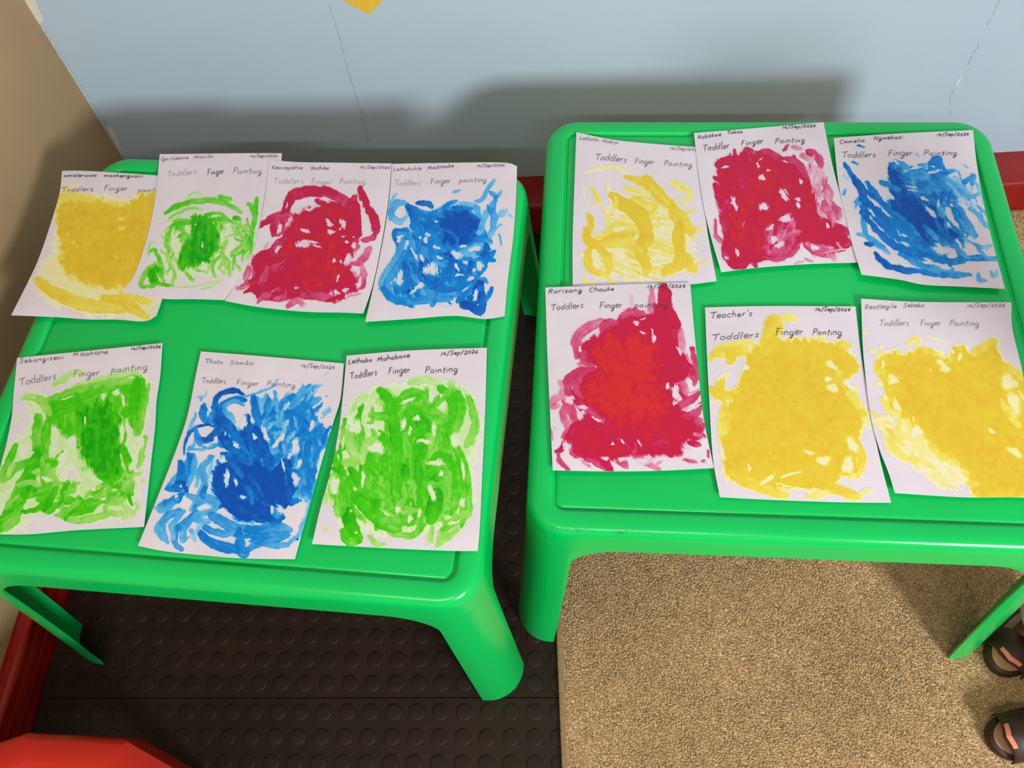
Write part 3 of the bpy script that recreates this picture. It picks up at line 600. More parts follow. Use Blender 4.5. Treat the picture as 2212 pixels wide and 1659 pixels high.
  right=[(1848, 662), (1860, 765), (1880, 887), (1899, 984), (1925, 1086)], bottom=[(1555, 1074), (1674, 1080), (1822, 1085), (1925, 1086)],
  text=[("Teacher's", (1535, 687), (1627, 681), 9.5, 1.4, 'dark'), ('14/Sep/2026', (1761, 671), (1838, 671), 6.5, 1.6, 'dark'), ('Toddlers', (1539, 735), (1642, 727), 10, 1.4, 'dark'), ('Finger', (1675, 725), (1736, 722), 9, 1.4, 'dark'), ('Panting', (1755, 723), (1819, 724), 8, 1.4, 'dark')]),
 dict(id='R6', seed=13, layer=1, paint='yellow', label='golden yellow finger painting at the front right, nearest the edge of view', left=[(1860, 645), (1865, 765), (1880, 894), (1899, 968), (1919, 1020), (1933, 1065)], top=[(1860, 645), (1983, 652), (2185, 653)],
  right=[(2185, 653), (2187, 710), (2208, 800), (2225, 900), (2240, 990), (2258, 1077)], bottom=[(1933, 1065), (2079, 1074), (2185, 1074), (2258, 1077)],
  text=[('Reatlegile', (1868, 667), (1938, 664), 7, 1.1, 'mid'), ('Sebeko', (1951, 663), (1998, 662), 6.5, 1.1, 'mid'), ('14/Sep/2026', (2089, 662), (2172, 661), 6.5, 1.1, 'mid'), ('Toddlers', (1900, 704), (1965, 703), 8, 1.0, 'mid'), ('Finger', (1988, 704), (2033, 704), 7.5, 1.0, 'mid'), ('Painting', (2051, 704), (2116, 704), 7.5, 1.0, 'mid')]),
]

# ------------------------------------------------------------------ the paintings, traced mark by mark
PAINT = {}
def painter(f): PAINT[f.__name__] = f; return f
@painter
def P1(C):
    C.T = (0, 300, 3.568)
    C.fill([(440, 470), (700, 440), (1000, 480), (1300, 440), (1300, 1000), (1250, 1200), (1150, 1380), (850, 1360), (560, 1310), (350, 1230), (260, 1080), (430, 850)], .25, soft=16, amt=.8)
    C.fill([(450, 500), (700, 450), (850, 490), (1000, 510), (1080, 430), (1300, 430), (1250, 900), (1000, 1130), (800, 1150), (600, 1100), (490, 980), (450, 800)], .74, soft=9)
    C.fill([(480, 560), (1150, 560), (1100, 820), (960, 1080), (700, 1080), (560, 930)], .86, soft=14, amt=.8)
    C.lines([(110, .55, [(300, 1100), (430, 1190), (620, 1270), (850, 1300), (1010, 1290)]), (80, .6, [(800, 1230), (950, 1250), (1060, 1330), (1130, 1370)]), (60, .5, [(930, 1190), (1060, 1230), (1150, 1260)]),
             (60, .45, [(440, 450), (560, 440), (700, 470)]), (50, .4, [(640, 470), (700, 430)]), (30, .3, [(480, 390), (600, 350)])], dry=.15)
    C.fill([(500, 1130), (640, 1160), (700, 1200), (680, 1240), (560, 1200)], .22, soft=5, amt=.8)
    C.scatter([(470, 560), (1150, 560), (1000, 1080), (560, 1050)], 30, -35, (120, 300), (20, 60), (.7, .92), amt=.5, dry=.3)
    for a in [(930, 620, 30, 18, 20), (940, 700, 34, 20, -20), (570, 800, 22, 10, 60), (900, 912, 24, 8, 20), (600, 830, 16, 8, 60), (530, 740, 10, 20, 0)]: C.hole(*a, amt=.45)
@painter
def P2(C):
    C.T = (0, 300, 3.568)
    C.fill([(1280, 700), (1480, 600), (1700, 580), (1820, 640), (1790, 880), (1760, 1000), (1600, 1060), (1480, 1050), (1290, 1080), (1250, 900)], .16, soft=14, amt=.8)
    C.scatter([(1280, 640), (1480, 600), (1800, 620), (1930, 700), (1920, 900), (1760, 1020), (1480, 1060), (1260, 1080), (1230, 860)], 60, 75, (60, 190), (10, 34), (.25, .6), jit=35, dry=.5)
    C.lines([(46, .6, [(1275, 575), (1380, 515), (1560, 475), (1720, 490), (1862, 560)]), (24, .45, [(1300, 610), (1450, 540), (1560, 540)]), (40, .62, [(1690, 448), (1780, 468)]), (16, .3, [(1435, 475), (1480, 425), (1540, 415), (1562, 455)]),
             (30, .55, [(1580, 585), (1680, 570), (1760, 620), (1800, 660)]), (34, .55, [(1620, 620), (1720, 620), (1750, 650)]), (44, .75, [(1805, 605), (1850, 620)]), (40, .55, [(1330, 660), (1440, 650), (1540, 600)]),
             (44, .5, [(1330, 660), (1290, 740), (1280, 830)]), (36, .62, [(1360, 690), (1420, 680)]), (18, .25, [(1270, 640), (1400, 600)]), (18, .22, [(1260, 720), (1300, 700)])], dry=.2)
    C.fill([(1480, 590), (1600, 585), (1700, 690), (1695, 830), (1620, 930), (1540, 960), (1480, 1000), (1385, 1005), (1405, 850), (1470, 740), (1470, 640)], .85, soft=6, ang=85, streak=.2)
    C.lines([(30, 1.05, [(1530, 640), (1500, 780), (1510, 900), (1580, 930), (1630, 850), (1620, 730)]), (22, 1.1, [(1570, 760), (1550, 830), (1580, 880), (1600, 820)]), (26, .75, [(1450, 780), (1420, 900), (1410, 1000)]), (24, .6, [(1370, 760), (1410, 720), (1450, 740)])], dry=.1)
    C.hole(1510, 655, 10, 8); C.hole(1555, 820, 8, 22)
    C.lines([(46, .6, [(1985, 455), (1960, 640), (1920, 800), (1890, 880)]), (36, .62, [(1905, 505), (1940, 520), (1950, 600)]), (34, .55, [(1960, 680), (1900, 850)]), (26, .4, [(1860, 680), (1800, 760)]), (30, .5, [(1780, 900), (1850, 830), (1880, 760)]), (24, .45, [(1770, 1050), (1760, 930)])], dry=.3)
    C.scatter([(1790, 700), (1900, 650), (1970, 720), (1920, 880), (1790, 920)], 16, 70, (50, 140), (10, 30), (.3, .65), dry=.4)
    C.fill([(1120, 1010), (1200, 960), (1240, 1010), (1230, 1100), (1140, 1110)], .8, soft=5)
    C.lines([(34, .6, [(1150, 880), (1200, 860), (1240, 980), (1265, 1090)]), (36, .58, [(1330, 1130), (1220, 1120), (1120, 1145), (1085, 1110), (1130, 1010), (1200, 960)]), (26, .35, [(1150, 900), (1150, 820), (1200, 800)]), (34, .5, [(1440, 1030), (1490, 1105)]), (28, .4, [(1360, 1050), (1320, 1130)]),
             (14, .3, [(1340, 1140), (1480, 1145), (1560, 1130), (1700, 1085)]), (14, .3, [(1560, 1160), (1640, 1130), (1720, 1080)]), (10, .2, [(1380, 1110), (1500, 1100)]), (10, .2, [(1880, 980), (1840, 1090)]), (8, .25, [(1040, 1085), (1080, 1060)]), (8, .2, [(1205, 635), (1250, 620)]), (30, .35, [(1690, 1000), (1720, 930), (1700, 880)])], dry=.3)
@painter
def P3(C):
    C.T = (460, 310, 3.072)
    C.fill([(500, 520), (560, 450), (760, 400), (900, 440), (960, 520), (960, 700), (880, 800), (960, 900), (950, 990), (700, 1000), (420, 960), (260, 960), (270, 760), (420, 720), (470, 600)], .66, soft=8, ang=80, streak=.15)
    C.fill([(520, 620), (720, 560), (860, 600), (880, 780), (900, 930), (620, 990), (440, 950), (420, 780)], .86, soft=14, amt=.85, ang=85, streak=.15)
    C.lines([(78, .62, [(470, 470), (530, 350), (640, 320), (740, 320), (810, 330)]), (70, .6, [(620, 330), (740, 320), (880, 380), (930, 430)]), (60, .6, [(500, 400), (470, 500), (430, 600)]),
             (50, .56, [(340, 530), (420, 480), (520, 470)]), (44, .58, [(320, 545), (345, 520), (400, 500)]), (60, .6, [(400, 600), (420, 520), (480, 510)]),
             (62, .7, [(980, 300), (1010, 400), (1060, 480), (1080, 560), (1060, 620)]), (56, .68, [(940, 360), (955, 480), (970, 600)]), (40, .6, [(890, 400), (930, 380), (950, 350)]), (46, .45, [(1000, 640), (1060, 620)]),
             (60, .62, [(700, 380), (860, 440), (950, 520)]), (80, .7, [(850, 440), (930, 520), (950, 640)]), (70, .75, [(560, 540), (640, 480), (760, 480)])], dry=.12)
    C.lines([(90, .62, [(300, 760), (400, 730), (480, 640)]), (90, .58, [(260, 960), (340, 880), (430, 820)]), (60, .45, [(200, 950), (300, 900), (360, 830)]), (50, .4, [(240, 820), (220, 900)]), (70, .55, [(280, 980), (420, 1020), (560, 1000)]),
             (60, .5, [(560, 1000), (740, 1020), (830, 1040)]), (46, .4, [(300, 1050), (340, 1010), (430, 1030)]), (46, .38, [(500, 1080), (560, 1040), (600, 1070)]), (60, .55, [(880, 960), (980, 940), (1000, 860)]), (50, .4, [(940, 800), (990, 780), (1040, 690)]),
             (44, .35, [(960, 960), (1000, 880), (990, 800)]), (50, .45, [(880, 770), (900, 720), (960, 680)]), (40, .35, [(1000, 760), (1040, 720)]), (14, .3, [(840, 1030), (900, 1020), (980, 1000)]), (30, .3, [(160, 960), (240, 950)]), (20, .2, [(340, 700), (370, 660)])], dry=.45)
    C.scatter([(240, 960), (280, 780), (460, 740), (520, 960), (900, 960), (880, 1010), (400, 1010)], 26, -60, (60, 160), (20, 44), (.45, .8), dry=.4)
    C.scatter([(480, 560), (860, 500), (900, 900), (500, 940)], 40, 82, (120, 280), (20, 50), (.7, .95), amt=.5, jit=12)
    for a in [(615, 395, 50, 24, -30), (570, 450, 20, 12, -20), (660, 425, 60, 10, -22), (740, 372, 40, 14, 20), (770, 530, 38, 14, 40), (862, 528, 20, 34, -20), (785, 585, 24, 16, 0), (620, 580, 36, 12, 25), (600, 665, 50, 26, -10), (660, 650, 50, 10, 10),
              (865, 615, 12, 8, 0), (890, 655, 10, 10, 0), (848, 565, 8, 10, 0), (930, 680, 16, 24, 10), (800, 780, 16, 16, 0), (850, 785, 10, 14, 0), (900, 770, 24, 40, 20), (830, 890, 10, 34, 20), (555, 962, 14, 8, 0), (880, 975, 26, 12, -10), (820, 985, 24, 10, 10),
              (430, 700, 26, 16, -40), (490, 410, 8, 18, 10), (980, 390, 10, 30, -10), (1000, 450, 8, 40, 0), (1030, 600, 36, 8, -30), (970, 930, 14, 44, 20), (690, 680, 40, 7, 20), (935, 620, 6, 6, 0), (440, 560, 14, 34, 10)]: C.hole(*a)
@painter
def P4(C):
    C.T = (460, 310, 3.072)
    C.fill([(1300, 440), (1400, 470), (1560, 430), (1700, 420), (1780, 540), (1860, 640), (1820, 740), (1760, 860), (1740, 960), (1560, 1040), (1300, 1050), (1180, 980), (1250, 760), (1320, 600)], .55, soft=8, streak=.2, ang=70)
    C.fill([(1520, 440), (1700, 430), (1770, 520), (1740, 640), (1600, 690), (1520, 640), (1490, 540)], .98, soft=10, ang=20, streak=.08)
    C.scatter([(1320, 560), (1500, 600), (1840, 640), (1740, 900), (1560, 1010), (1260, 1010), (1260, 760)], 60, 60, (80, 220), (16, 44), (.4, .85), jit=40, dry=.35)
    C.lines([(60, .75, [(1290, 410), (1330, 460), (1330, 560)]), (50, .6, [(1320, 430), (1420, 470), (1500, 450), (1560, 400)]), (56, .45, [(1180, 490), (1200, 410), (1270, 390)]), (40, .35, [(1180, 470), (1230, 520), (1280, 490)]), (30, .3, [(1180, 380), (1220, 335)]),
             (40, .85, [(1360, 395), (1420, 400), (1450, 420)]), (24, .35, [(1600, 325), (1640, 312)]), (30, .6, [(1520, 440), (1570, 400), (1620, 380)]), (34, .4, [(1740, 380), (1790, 370), (1820, 300), (1870, 245)]), (34, .45, [(1840, 320), (1880, 350), (1915, 320)]), (30, .5, [(1880, 350), (1860, 440)]),
             (50, .35, [(1860, 400), (1800, 500), (1760, 600)]), (50, .45, [(1830, 420), (1870, 500), (1840, 620)]), (46, .5, [(1660, 410), (1740, 420), (1770, 480)]), (50, .3, [(1900, 480), (1950, 440)]), (20, .3, [(1960, 475), (1990, 490)]), (18, .35, [(1880, 565), (1920, 540)]), (16, .5, [(1900, 600), (1910, 680)]),
             (60, .5, [(1210, 590), (1280, 590), (1320, 680)]), (26, .8, [(1225, 680), (1200, 600), (1230, 575), (1290, 580)]), (60, .45, [(1260, 640), (1220, 760), (1140, 880), (1120, 960)]), (50, .5, [(1300, 700), (1220, 830), (1160, 920), (1180, 1000), (1260, 1050)]),
             (60, .55, [(1130, 960), (1190, 1030), (1300, 1050), (1440, 1030), (1560, 1030)]), (46, .7, [(1270, 800), (1290, 900), (1270, 990)]), (60, .7, [(1420, 920), (1500, 960), (1600, 980), (1700, 920)]), (46, .65, [(1490, 700), (1540, 800), (1540, 900)]), (60, .8, [(1560, 720), (1560, 850), (1500, 930)]),
             (56, .75, [(1820, 680), (1800, 800), (1770, 860)]), (44, .6, [(1870, 720), (1800, 780), (1720, 760)]), (80, .95, [(1770, 930), (1750, 1010), (1680, 1070), (1660, 1050)]), (60, .9, [(1660, 1060), (1740, 1100), (1780, 1110), (1790, 1040), (1780, 960)]), (50, .6, [(1620, 1050), (1680, 990), (1720, 940)]),
             (36, .7, [(1850, 960), (1820, 1040)]), (24, .7, [(1305, 1078), (1335, 1085)]), (8, .25, [(1480, 1065), (1540, 1085), (1600, 1070)]), (46, .6, [(1390, 620), (1470, 700), (1560, 700)]), (40, .5, [(1440, 720), (1500, 800), (1560, 790)]), (40, .75, [(1380, 520), (1440, 560), (1500, 570)]), (30, .6, [(1400, 470), (1480, 520)])], dry=.2)
    C.lines([(34, .3, [(1640, 400), (1720, 400)]), (40, .35, [(1610, 750), (1700, 700), (1790, 670)]), (40, .3, [(1680, 740), (1760, 740)]), (20, .4, [(1500, 1000), (1620, 1000)])], dry=.5)
    for a in [(1240, 900, 22, 50, 10), (1450, 835, 54, 40, 0), (1480, 520, 10, 8, 0), (1420, 605, 16, 10, 20), (1410, 640, 14, 18, 0), (1370, 625, 10, 10, 0), (1480, 690, 26, 10, 20), (1290, 660, 10, 16, 0), (1340, 740, 12, 50, -30), (1620, 740, 46, 20, 20), (1740, 700, 40, 18, -10),
              (1665, 680, 20, 10, -20), (1620, 820, 12, 28, -30), (1730, 845, 10, 10, 0), (1770, 810, 22, 30, 10), (1370, 950, 36, 18, -30), (1710, 900, 26, 14, -30), (1630, 870, 30, 10, 0), (1500, 760, 22, 10, 30), (1335, 980, 30, 10, -30), (1680, 960, 30, 8, -40), (1740, 1010, 14, 40, 20), (1230, 650, 16, 10, 0), (1240, 470, 24, 16, 0), (1390, 760, 10, 30, -30), (1680, 790, 20, 10, 10)]: C.hole(*a)
@painter
def P5(C):
    C.T = (0, 720, 3.568)
    C.fill([(250, 460), (380, 500), (700, 400), (1050, 320), (1140, 400), (1110, 700), (1060, 1000), (1050, 1200), (1030, 1400), (700, 1430), (400, 1330), (150, 1500), (0, 1530), (-40, 1200), (60, 900), (230, 700)], .22, soft=16, amt=.85)
    C.fill([(380, 520), (700, 420), (1050, 350), (1110, 400), (1100, 620), (1060, 760), (960, 640), (920, 800), (940, 1000), (960, 1150), (760, 1100), (660, 1040), (610, 850), (500, 780), (380, 700)], .6, soft=8, ang=88, streak=.2)
    C.fill([(600, 620), (760, 580), (900, 700), (900, 1000), (900, 1100), (740, 1060), (640, 960), (610, 800)], .95, soft=12, ang=88, streak=.15)
    C.lines([(60, .3, [(420, 400), (560, 310), (640, 310)]), (60, .32, [(480, 470), (700, 380), (960, 310), (1060, 310)]), (60, .5, [(350, 520), (600, 440), (900, 370), (1080, 340)]), (70, .6, [(380, 640), (560, 570), (780, 460), (1000, 400)]), (60, .65, [(380, 560), (600, 500), (800, 420)]),
             (70, .4, [(240, 480), (320, 520), (380, 620)]), (60, .3, [(180, 500), (260, 480)]), (90, .55, [(300, 640), (290, 800), (300, 950), (240, 1050)]), (70, .6, [(370, 680), (350, 850), (350, 960)]), (110, .75, [(320, 900), (240, 1060), (170, 1230), (60, 1420), (0, 1500)]),
             (80, .65, [(250, 1000), (150, 1200), (60, 1360)]), (60, .6, [(120, 870), (60, 1000), (0, 1120)]), (70, .55, [(250, 980), (120, 1040), (20, 1130)]), (50, .6, [(480, 920), (400, 1020), (280, 1090)]), (40, .65, [(260, 900), (310, 880), (340, 940)]),
             (90, .6, [(200, 1250), (320, 1200), (480, 1180), (560, 1210)]), (100, .7, [(520, 1290), (620, 1330), (760, 1300)]), (70, .65, [(700, 1360), (600, 1370), (480, 1380)]), (90, .55, [(160, 1300), (120, 1420), (40, 1500)]), (80, .6, [(300, 1280), (420, 1240), (540, 1280)]),
             (100, .6, [(1090, 380), (1080, 560), (1060, 760)]), (80, .7, [(1060, 360), (1030, 600), (1030, 700)]), (50, .45, [(1120, 800), (1090, 960), (1070, 1030)]), (40, .5, [(1150, 400), (1120, 560), (1110, 660)]), (60, .7, [(960, 900), (1000, 1040), (1010, 1150)]),
             (90, .65, [(780, 1100), (900, 1160), (1000, 1160)]), (70, .55, [(860, 1250), (980, 1220), (1010, 1130)]), (50, .35, [(900, 1100), (1000, 1100), (1080, 1085)]), (44, .3, [(1040, 1300), (1060, 1340), (1020, 1400)]), (50, .3, [(950, 1330), (1000, 1380), (950, 1440)]),
             (50, .3, [(800, 1400), (900, 1390), (1000, 1390)]), (60, .45, [(440, 1400), (600, 1440), (720, 1420), (880, 1380)]), (34, .3, [(1090, 1140), (1120, 1140)]), (24, .2, [(160, 620), (120, 680)]), (40, .3, [(100, 1000), (60, 1100)]), (70, .5, [(700, 1230), (840, 1240), (900, 1300)])], dry=.3)
    C.scatter([(40, 1400), (300, 900), (500, 1150), (1000, 1150), (980, 1320), (500, 1360), (160, 1380)], 46, -50, (80, 220), (22, 60), (.3, .8), jit=30, dry=.4)
    C.scatter([(640, 560), (920, 520), (920, 1080), (680, 1020)], 30, 88, (160, 320), (26, 60), (.75, 1.05), amt=.6, jit=6)
    for a in [(900, 455, 30, 24, -20), (800, 490, 34, 18, -40), (1010, 348, 30, 8, 0), (420, 750, 30, 28, 10), (940, 760, 20, 90, 5), (980, 720, 14, 50, 5), (560, 830, 40, 40, -30), (540, 1080, 60, 60, -40), (600, 1120, 40, 20, 20), (360, 1130, 40, 16, 20), (1020, 1030, 30, 30, 0), (950, 520, 14, 50, -10),
              (480, 1000, 12, 60, 30), (800, 1270, 24, 8, -20), (520, 1325, 20, 8, 0), (200, 1410, 40, 14, -20), (660, 680, 8, 40, 0), (180, 900, 40, 50, 30), (480, 940, 50, 20, -50), (330, 1400, 60, 24, 30), (720, 1200, 20, 16, 0), (1090, 850, 20, 50, 10), (520, 500, 60, 6, -18), (740, 1130, 50, 10, 20), (420, 880, 16, 50, 20)]: C.hole(*a, amt=.8)
@painter
def P6(C):
    C.T = (280, 740, 3.456)
    C.fill([(620, 960), (700, 830), (860, 860), (1000, 880), (1180, 880), (1240, 1080), (1220, 1200), (1060, 1240), (1040, 1340), (820, 1340), (680, 1220), (620, 1100)], .98, soft=6, streak=.08, ang=30)
    C.fill([(920, 400), (1100, 420), (1200, 560), (1300, 420), (1400, 520), (1340, 700), (1400, 860), (1340, 1160), (1240, 1120), (1180, 860), (1060, 900), (960, 660)], .42, soft=8, ang=75, streak=.3)
    C.scatter([(920, 400), (1150, 450), (1300, 400), (1440, 520), (1440, 760), (1180, 900), (1060, 900), (960, 640)], 90, 110, (80, 230), (18, 44), (.25, .7), jit=28, dry=.35)
    C.scatter([(1200, 700), (1460, 680), (1400, 1000), (1330, 1160), (1240, 1060), (1220, 850)], 40, 105, (100, 260), (20, 50), (.4, .72), jit=14, dry=.35)
    C.lines([(46, .92, [(845, 385), (790, 360), (700, 375), (650, 430), (640, 560), (650, 640), (610, 700), (560, 740)]), (44, .7, [(870, 430), (800, 420), (700, 460), (660, 520)]), (40, .45, [(850, 460), (780, 440), (700, 470)]), (40, .85, [(520, 720), (590, 730), (650, 660), (680, 560)]),
             (60, .6, [(560, 470), (550, 540), (590, 590), (620, 540), (600, 480)]), (30, .8, [(540, 480), (600, 490), (650, 470)]), (34, .35, [(500, 530), (470, 600), (440, 680)]), (26, .85, [(620, 620), (540, 620), (480, 650), (430, 700), (405, 780), (402, 830)]), (30, .4, [(500, 620), (480, 760), (430, 800)]),
             (50, .55, [(490, 640), (520, 740), (600, 780), (660, 760)]), (24, .4, [(440, 790), (540, 800), (620, 780)]), (90, .8, [(690, 520), (700, 660), (690, 760)]), (80, .75, [(700, 560), (770, 660), (840, 760), (920, 860)]), (90, .85, [(690, 700), (780, 800), (900, 900)]),
             (90, .92, [(880, 560), (860, 640), (900, 740), (960, 860)]), (80, .9, [(940, 640), (980, 740), (1030, 860), (1060, 960)]), (60, .7, [(920, 400), (940, 520), (980, 600)]), (50, .9, [(870, 550), (900, 620), (960, 700)]), (40, .35, [(740, 520), (790, 600)]), (44, .4, [(700, 480), (740, 560)]),
             (24, .4, [(860, 400), (960, 370), (1060, 330), (1110, 280)]), (20, .3, [(515, 410), (560, 400), (580, 360)]), (20, .35, [(530, 440), (535, 410)]), (50, .45, [(1190, 560), (1240, 440), (1300, 330)]), (36, .4, [(1250, 430), (1330, 350), (1430, 318)]), (50, .5, [(1260, 540), (1340, 450), (1420, 420)]), (34, .35, [(1430, 560), (1500, 490)]),
             (56, .6, [(1170, 560), (1260, 500), (1320, 540)]), (30, .3, [(1330, 420), (1400, 340)]), (22, .35, [(1160, 400), (1200, 375)]), (14, .5, [(1470, 405), (1485, 408)]), (14, .2, [(1440, 270), (1500, 210)]), (40, .6, [(1330, 670), (1380, 680)]), (30, .85, [(1230, 955), (1255, 960)]),
             (70, .9, [(640, 1000), (700, 1140), (800, 1240), (940, 1300), (1020, 1300), (980, 1160), (900, 1000)]), (60, 1.1, [(700, 930), (680, 1040), (760, 1120), (860, 1180)]), (60, .95, [(800, 960), (900, 1080), (980, 1180), (1040, 1220)]), (40, .7, [(840, 1060), (900, 1120), (920, 1200)]), (70, .95, [(1040, 1240), (1080, 1330), (1140, 1310)]), (50, .55, [(1060, 1230), (1100, 1290), (1140, 1290)]),
             (70, .9, [(1080, 980), (1180, 900), (1180, 1060)]), (80, .92, [(1150, 1220), (1200, 1100), (1240, 1080)]), (60, .75, [(1180, 1200), (1250, 1180)]), (50, .7, [(1060, 900), (1130, 850)]), (60, .75, [(690, 830), (740, 860), (840, 1000)])], dry=.12)
    C.lines([(60, .55, [(470, 840), (400, 960), (330, 1040), (280, 1090)]), (60, .6, [(440, 830), (460, 940), (430, 1060), (360, 1180)]), (70, .72, [(380, 900), (390, 1000), (360, 1080), (290, 1100)]), (50, .85, [(430, 1110), (400, 1060), (330, 1080)]), (60, .65, [(400, 1140), (320, 1180), (230, 1220)]),
             (60, .45, [(350, 1170), (260, 1250), (200, 1240)]), (56, .5, [(370, 1250), (270, 1310), (240, 1400), (280, 1480)]), (50, .42, [(330, 1260), (220, 1370), (230, 1450), (290, 1490)]), (54, .6, [(490, 1270), (420, 1340), (350, 1400), (340, 1500), (390, 1550)]), (50, .4, [(400, 1260), (320, 1360), (330, 1470)]),
             (50, .45, [(470, 1300), (400, 1420), (400, 1480), (430, 1460)]), (40, .35, [(460, 1400), (490, 1480)]), (50, .4, [(480, 860), (480, 960), (440, 1060)]), (60, .45, [(610, 860), (550, 940), (560, 1060), (500, 1190), (460, 1250)]), (34, .4, [(560, 880), (520, 960), (500, 1080)]), (50, .6, [(570, 1080), (520, 1190), (480, 1260)]), (26, .3, [(630, 850), (600, 960), (590, 1040)]),
             (60, .4, [(440, 1140), (540, 1190), (640, 1210)]), (70, .45, [(560, 1140), (640, 1190), (620, 1240), (500, 1290)]), (60, .4, [(480, 1310), (560, 1340), (600, 1320)]), (90, .5, [(610, 1290), (720, 1350), (840, 1400), (960, 1390)]), (60, .5, [(560, 1380), (660, 1420), (790, 1430)]),
             (84, .68, [(530, 1420), (600, 1490), (720, 1530), (850, 1550)]), (76, .62, [(820, 1400), (820, 1490), (850, 1580), (880, 1540)]), (80, .55, [(880, 1400), (1000, 1390), (1120, 1380), (1190, 1400)]), (90, .6, [(880, 1460), (1020, 1460), (1170, 1440)]), (60, .5, [(860, 1560), (960, 1500), (1100, 1510), (1180, 1510)]),
             (40, .35, [(1180, 1510), (1260, 1430), (1320, 1300), (1340, 1180)]), (40, .3, [(1290, 1420), (1360, 1250)]), (20, .7, [(1240, 1470), (1252, 1465)]), (40, .3, [(540, 1340), (500, 1420)]), (30, .9, [(675, 1225), (680, 1260)])], dry=.2)
    for a in [(725, 1005, 18, 70, 5), (792, 1040, 14, 34, -20), (695, 875, 24, 28, 0), (690, 1260, 36, 26, 0), (850, 1150, 24, 14, 10), (800, 765, 34, 16, 40), (935, 700, 12, 28, -20), (720, 685, 8, 14, 0), (1150, 930, 10, 50, -10), (1135, 1255, 16, 26, 0), (1060, 1250, 14, 30, 0), (850, 600, 30, 60, 20), (560, 660, 40, 16, -20), (580, 770, 34, 10, 0),
              (390, 1075, 10, 10, 0), (350, 1150, 10, 14, 0), (1240, 780, 34, 60, 10), (1100, 740, 14, 50, 40), (1020, 690, 20, 60, -20), (1245, 1020, 24, 50, 0), (1410, 540, 30, 16, 20), (1360, 620, 14, 44, 20), (1270, 900, 12, 40, 20), (760, 1460, 40, 14, 0), (880, 1475, 26, 10, 0), (1140, 700, 14, 30, 20), (1190, 850, 10, 30, 20), (600, 480, 16, 40, 5), (560, 1230, 60, 20, -10)]: C.hole(*a)
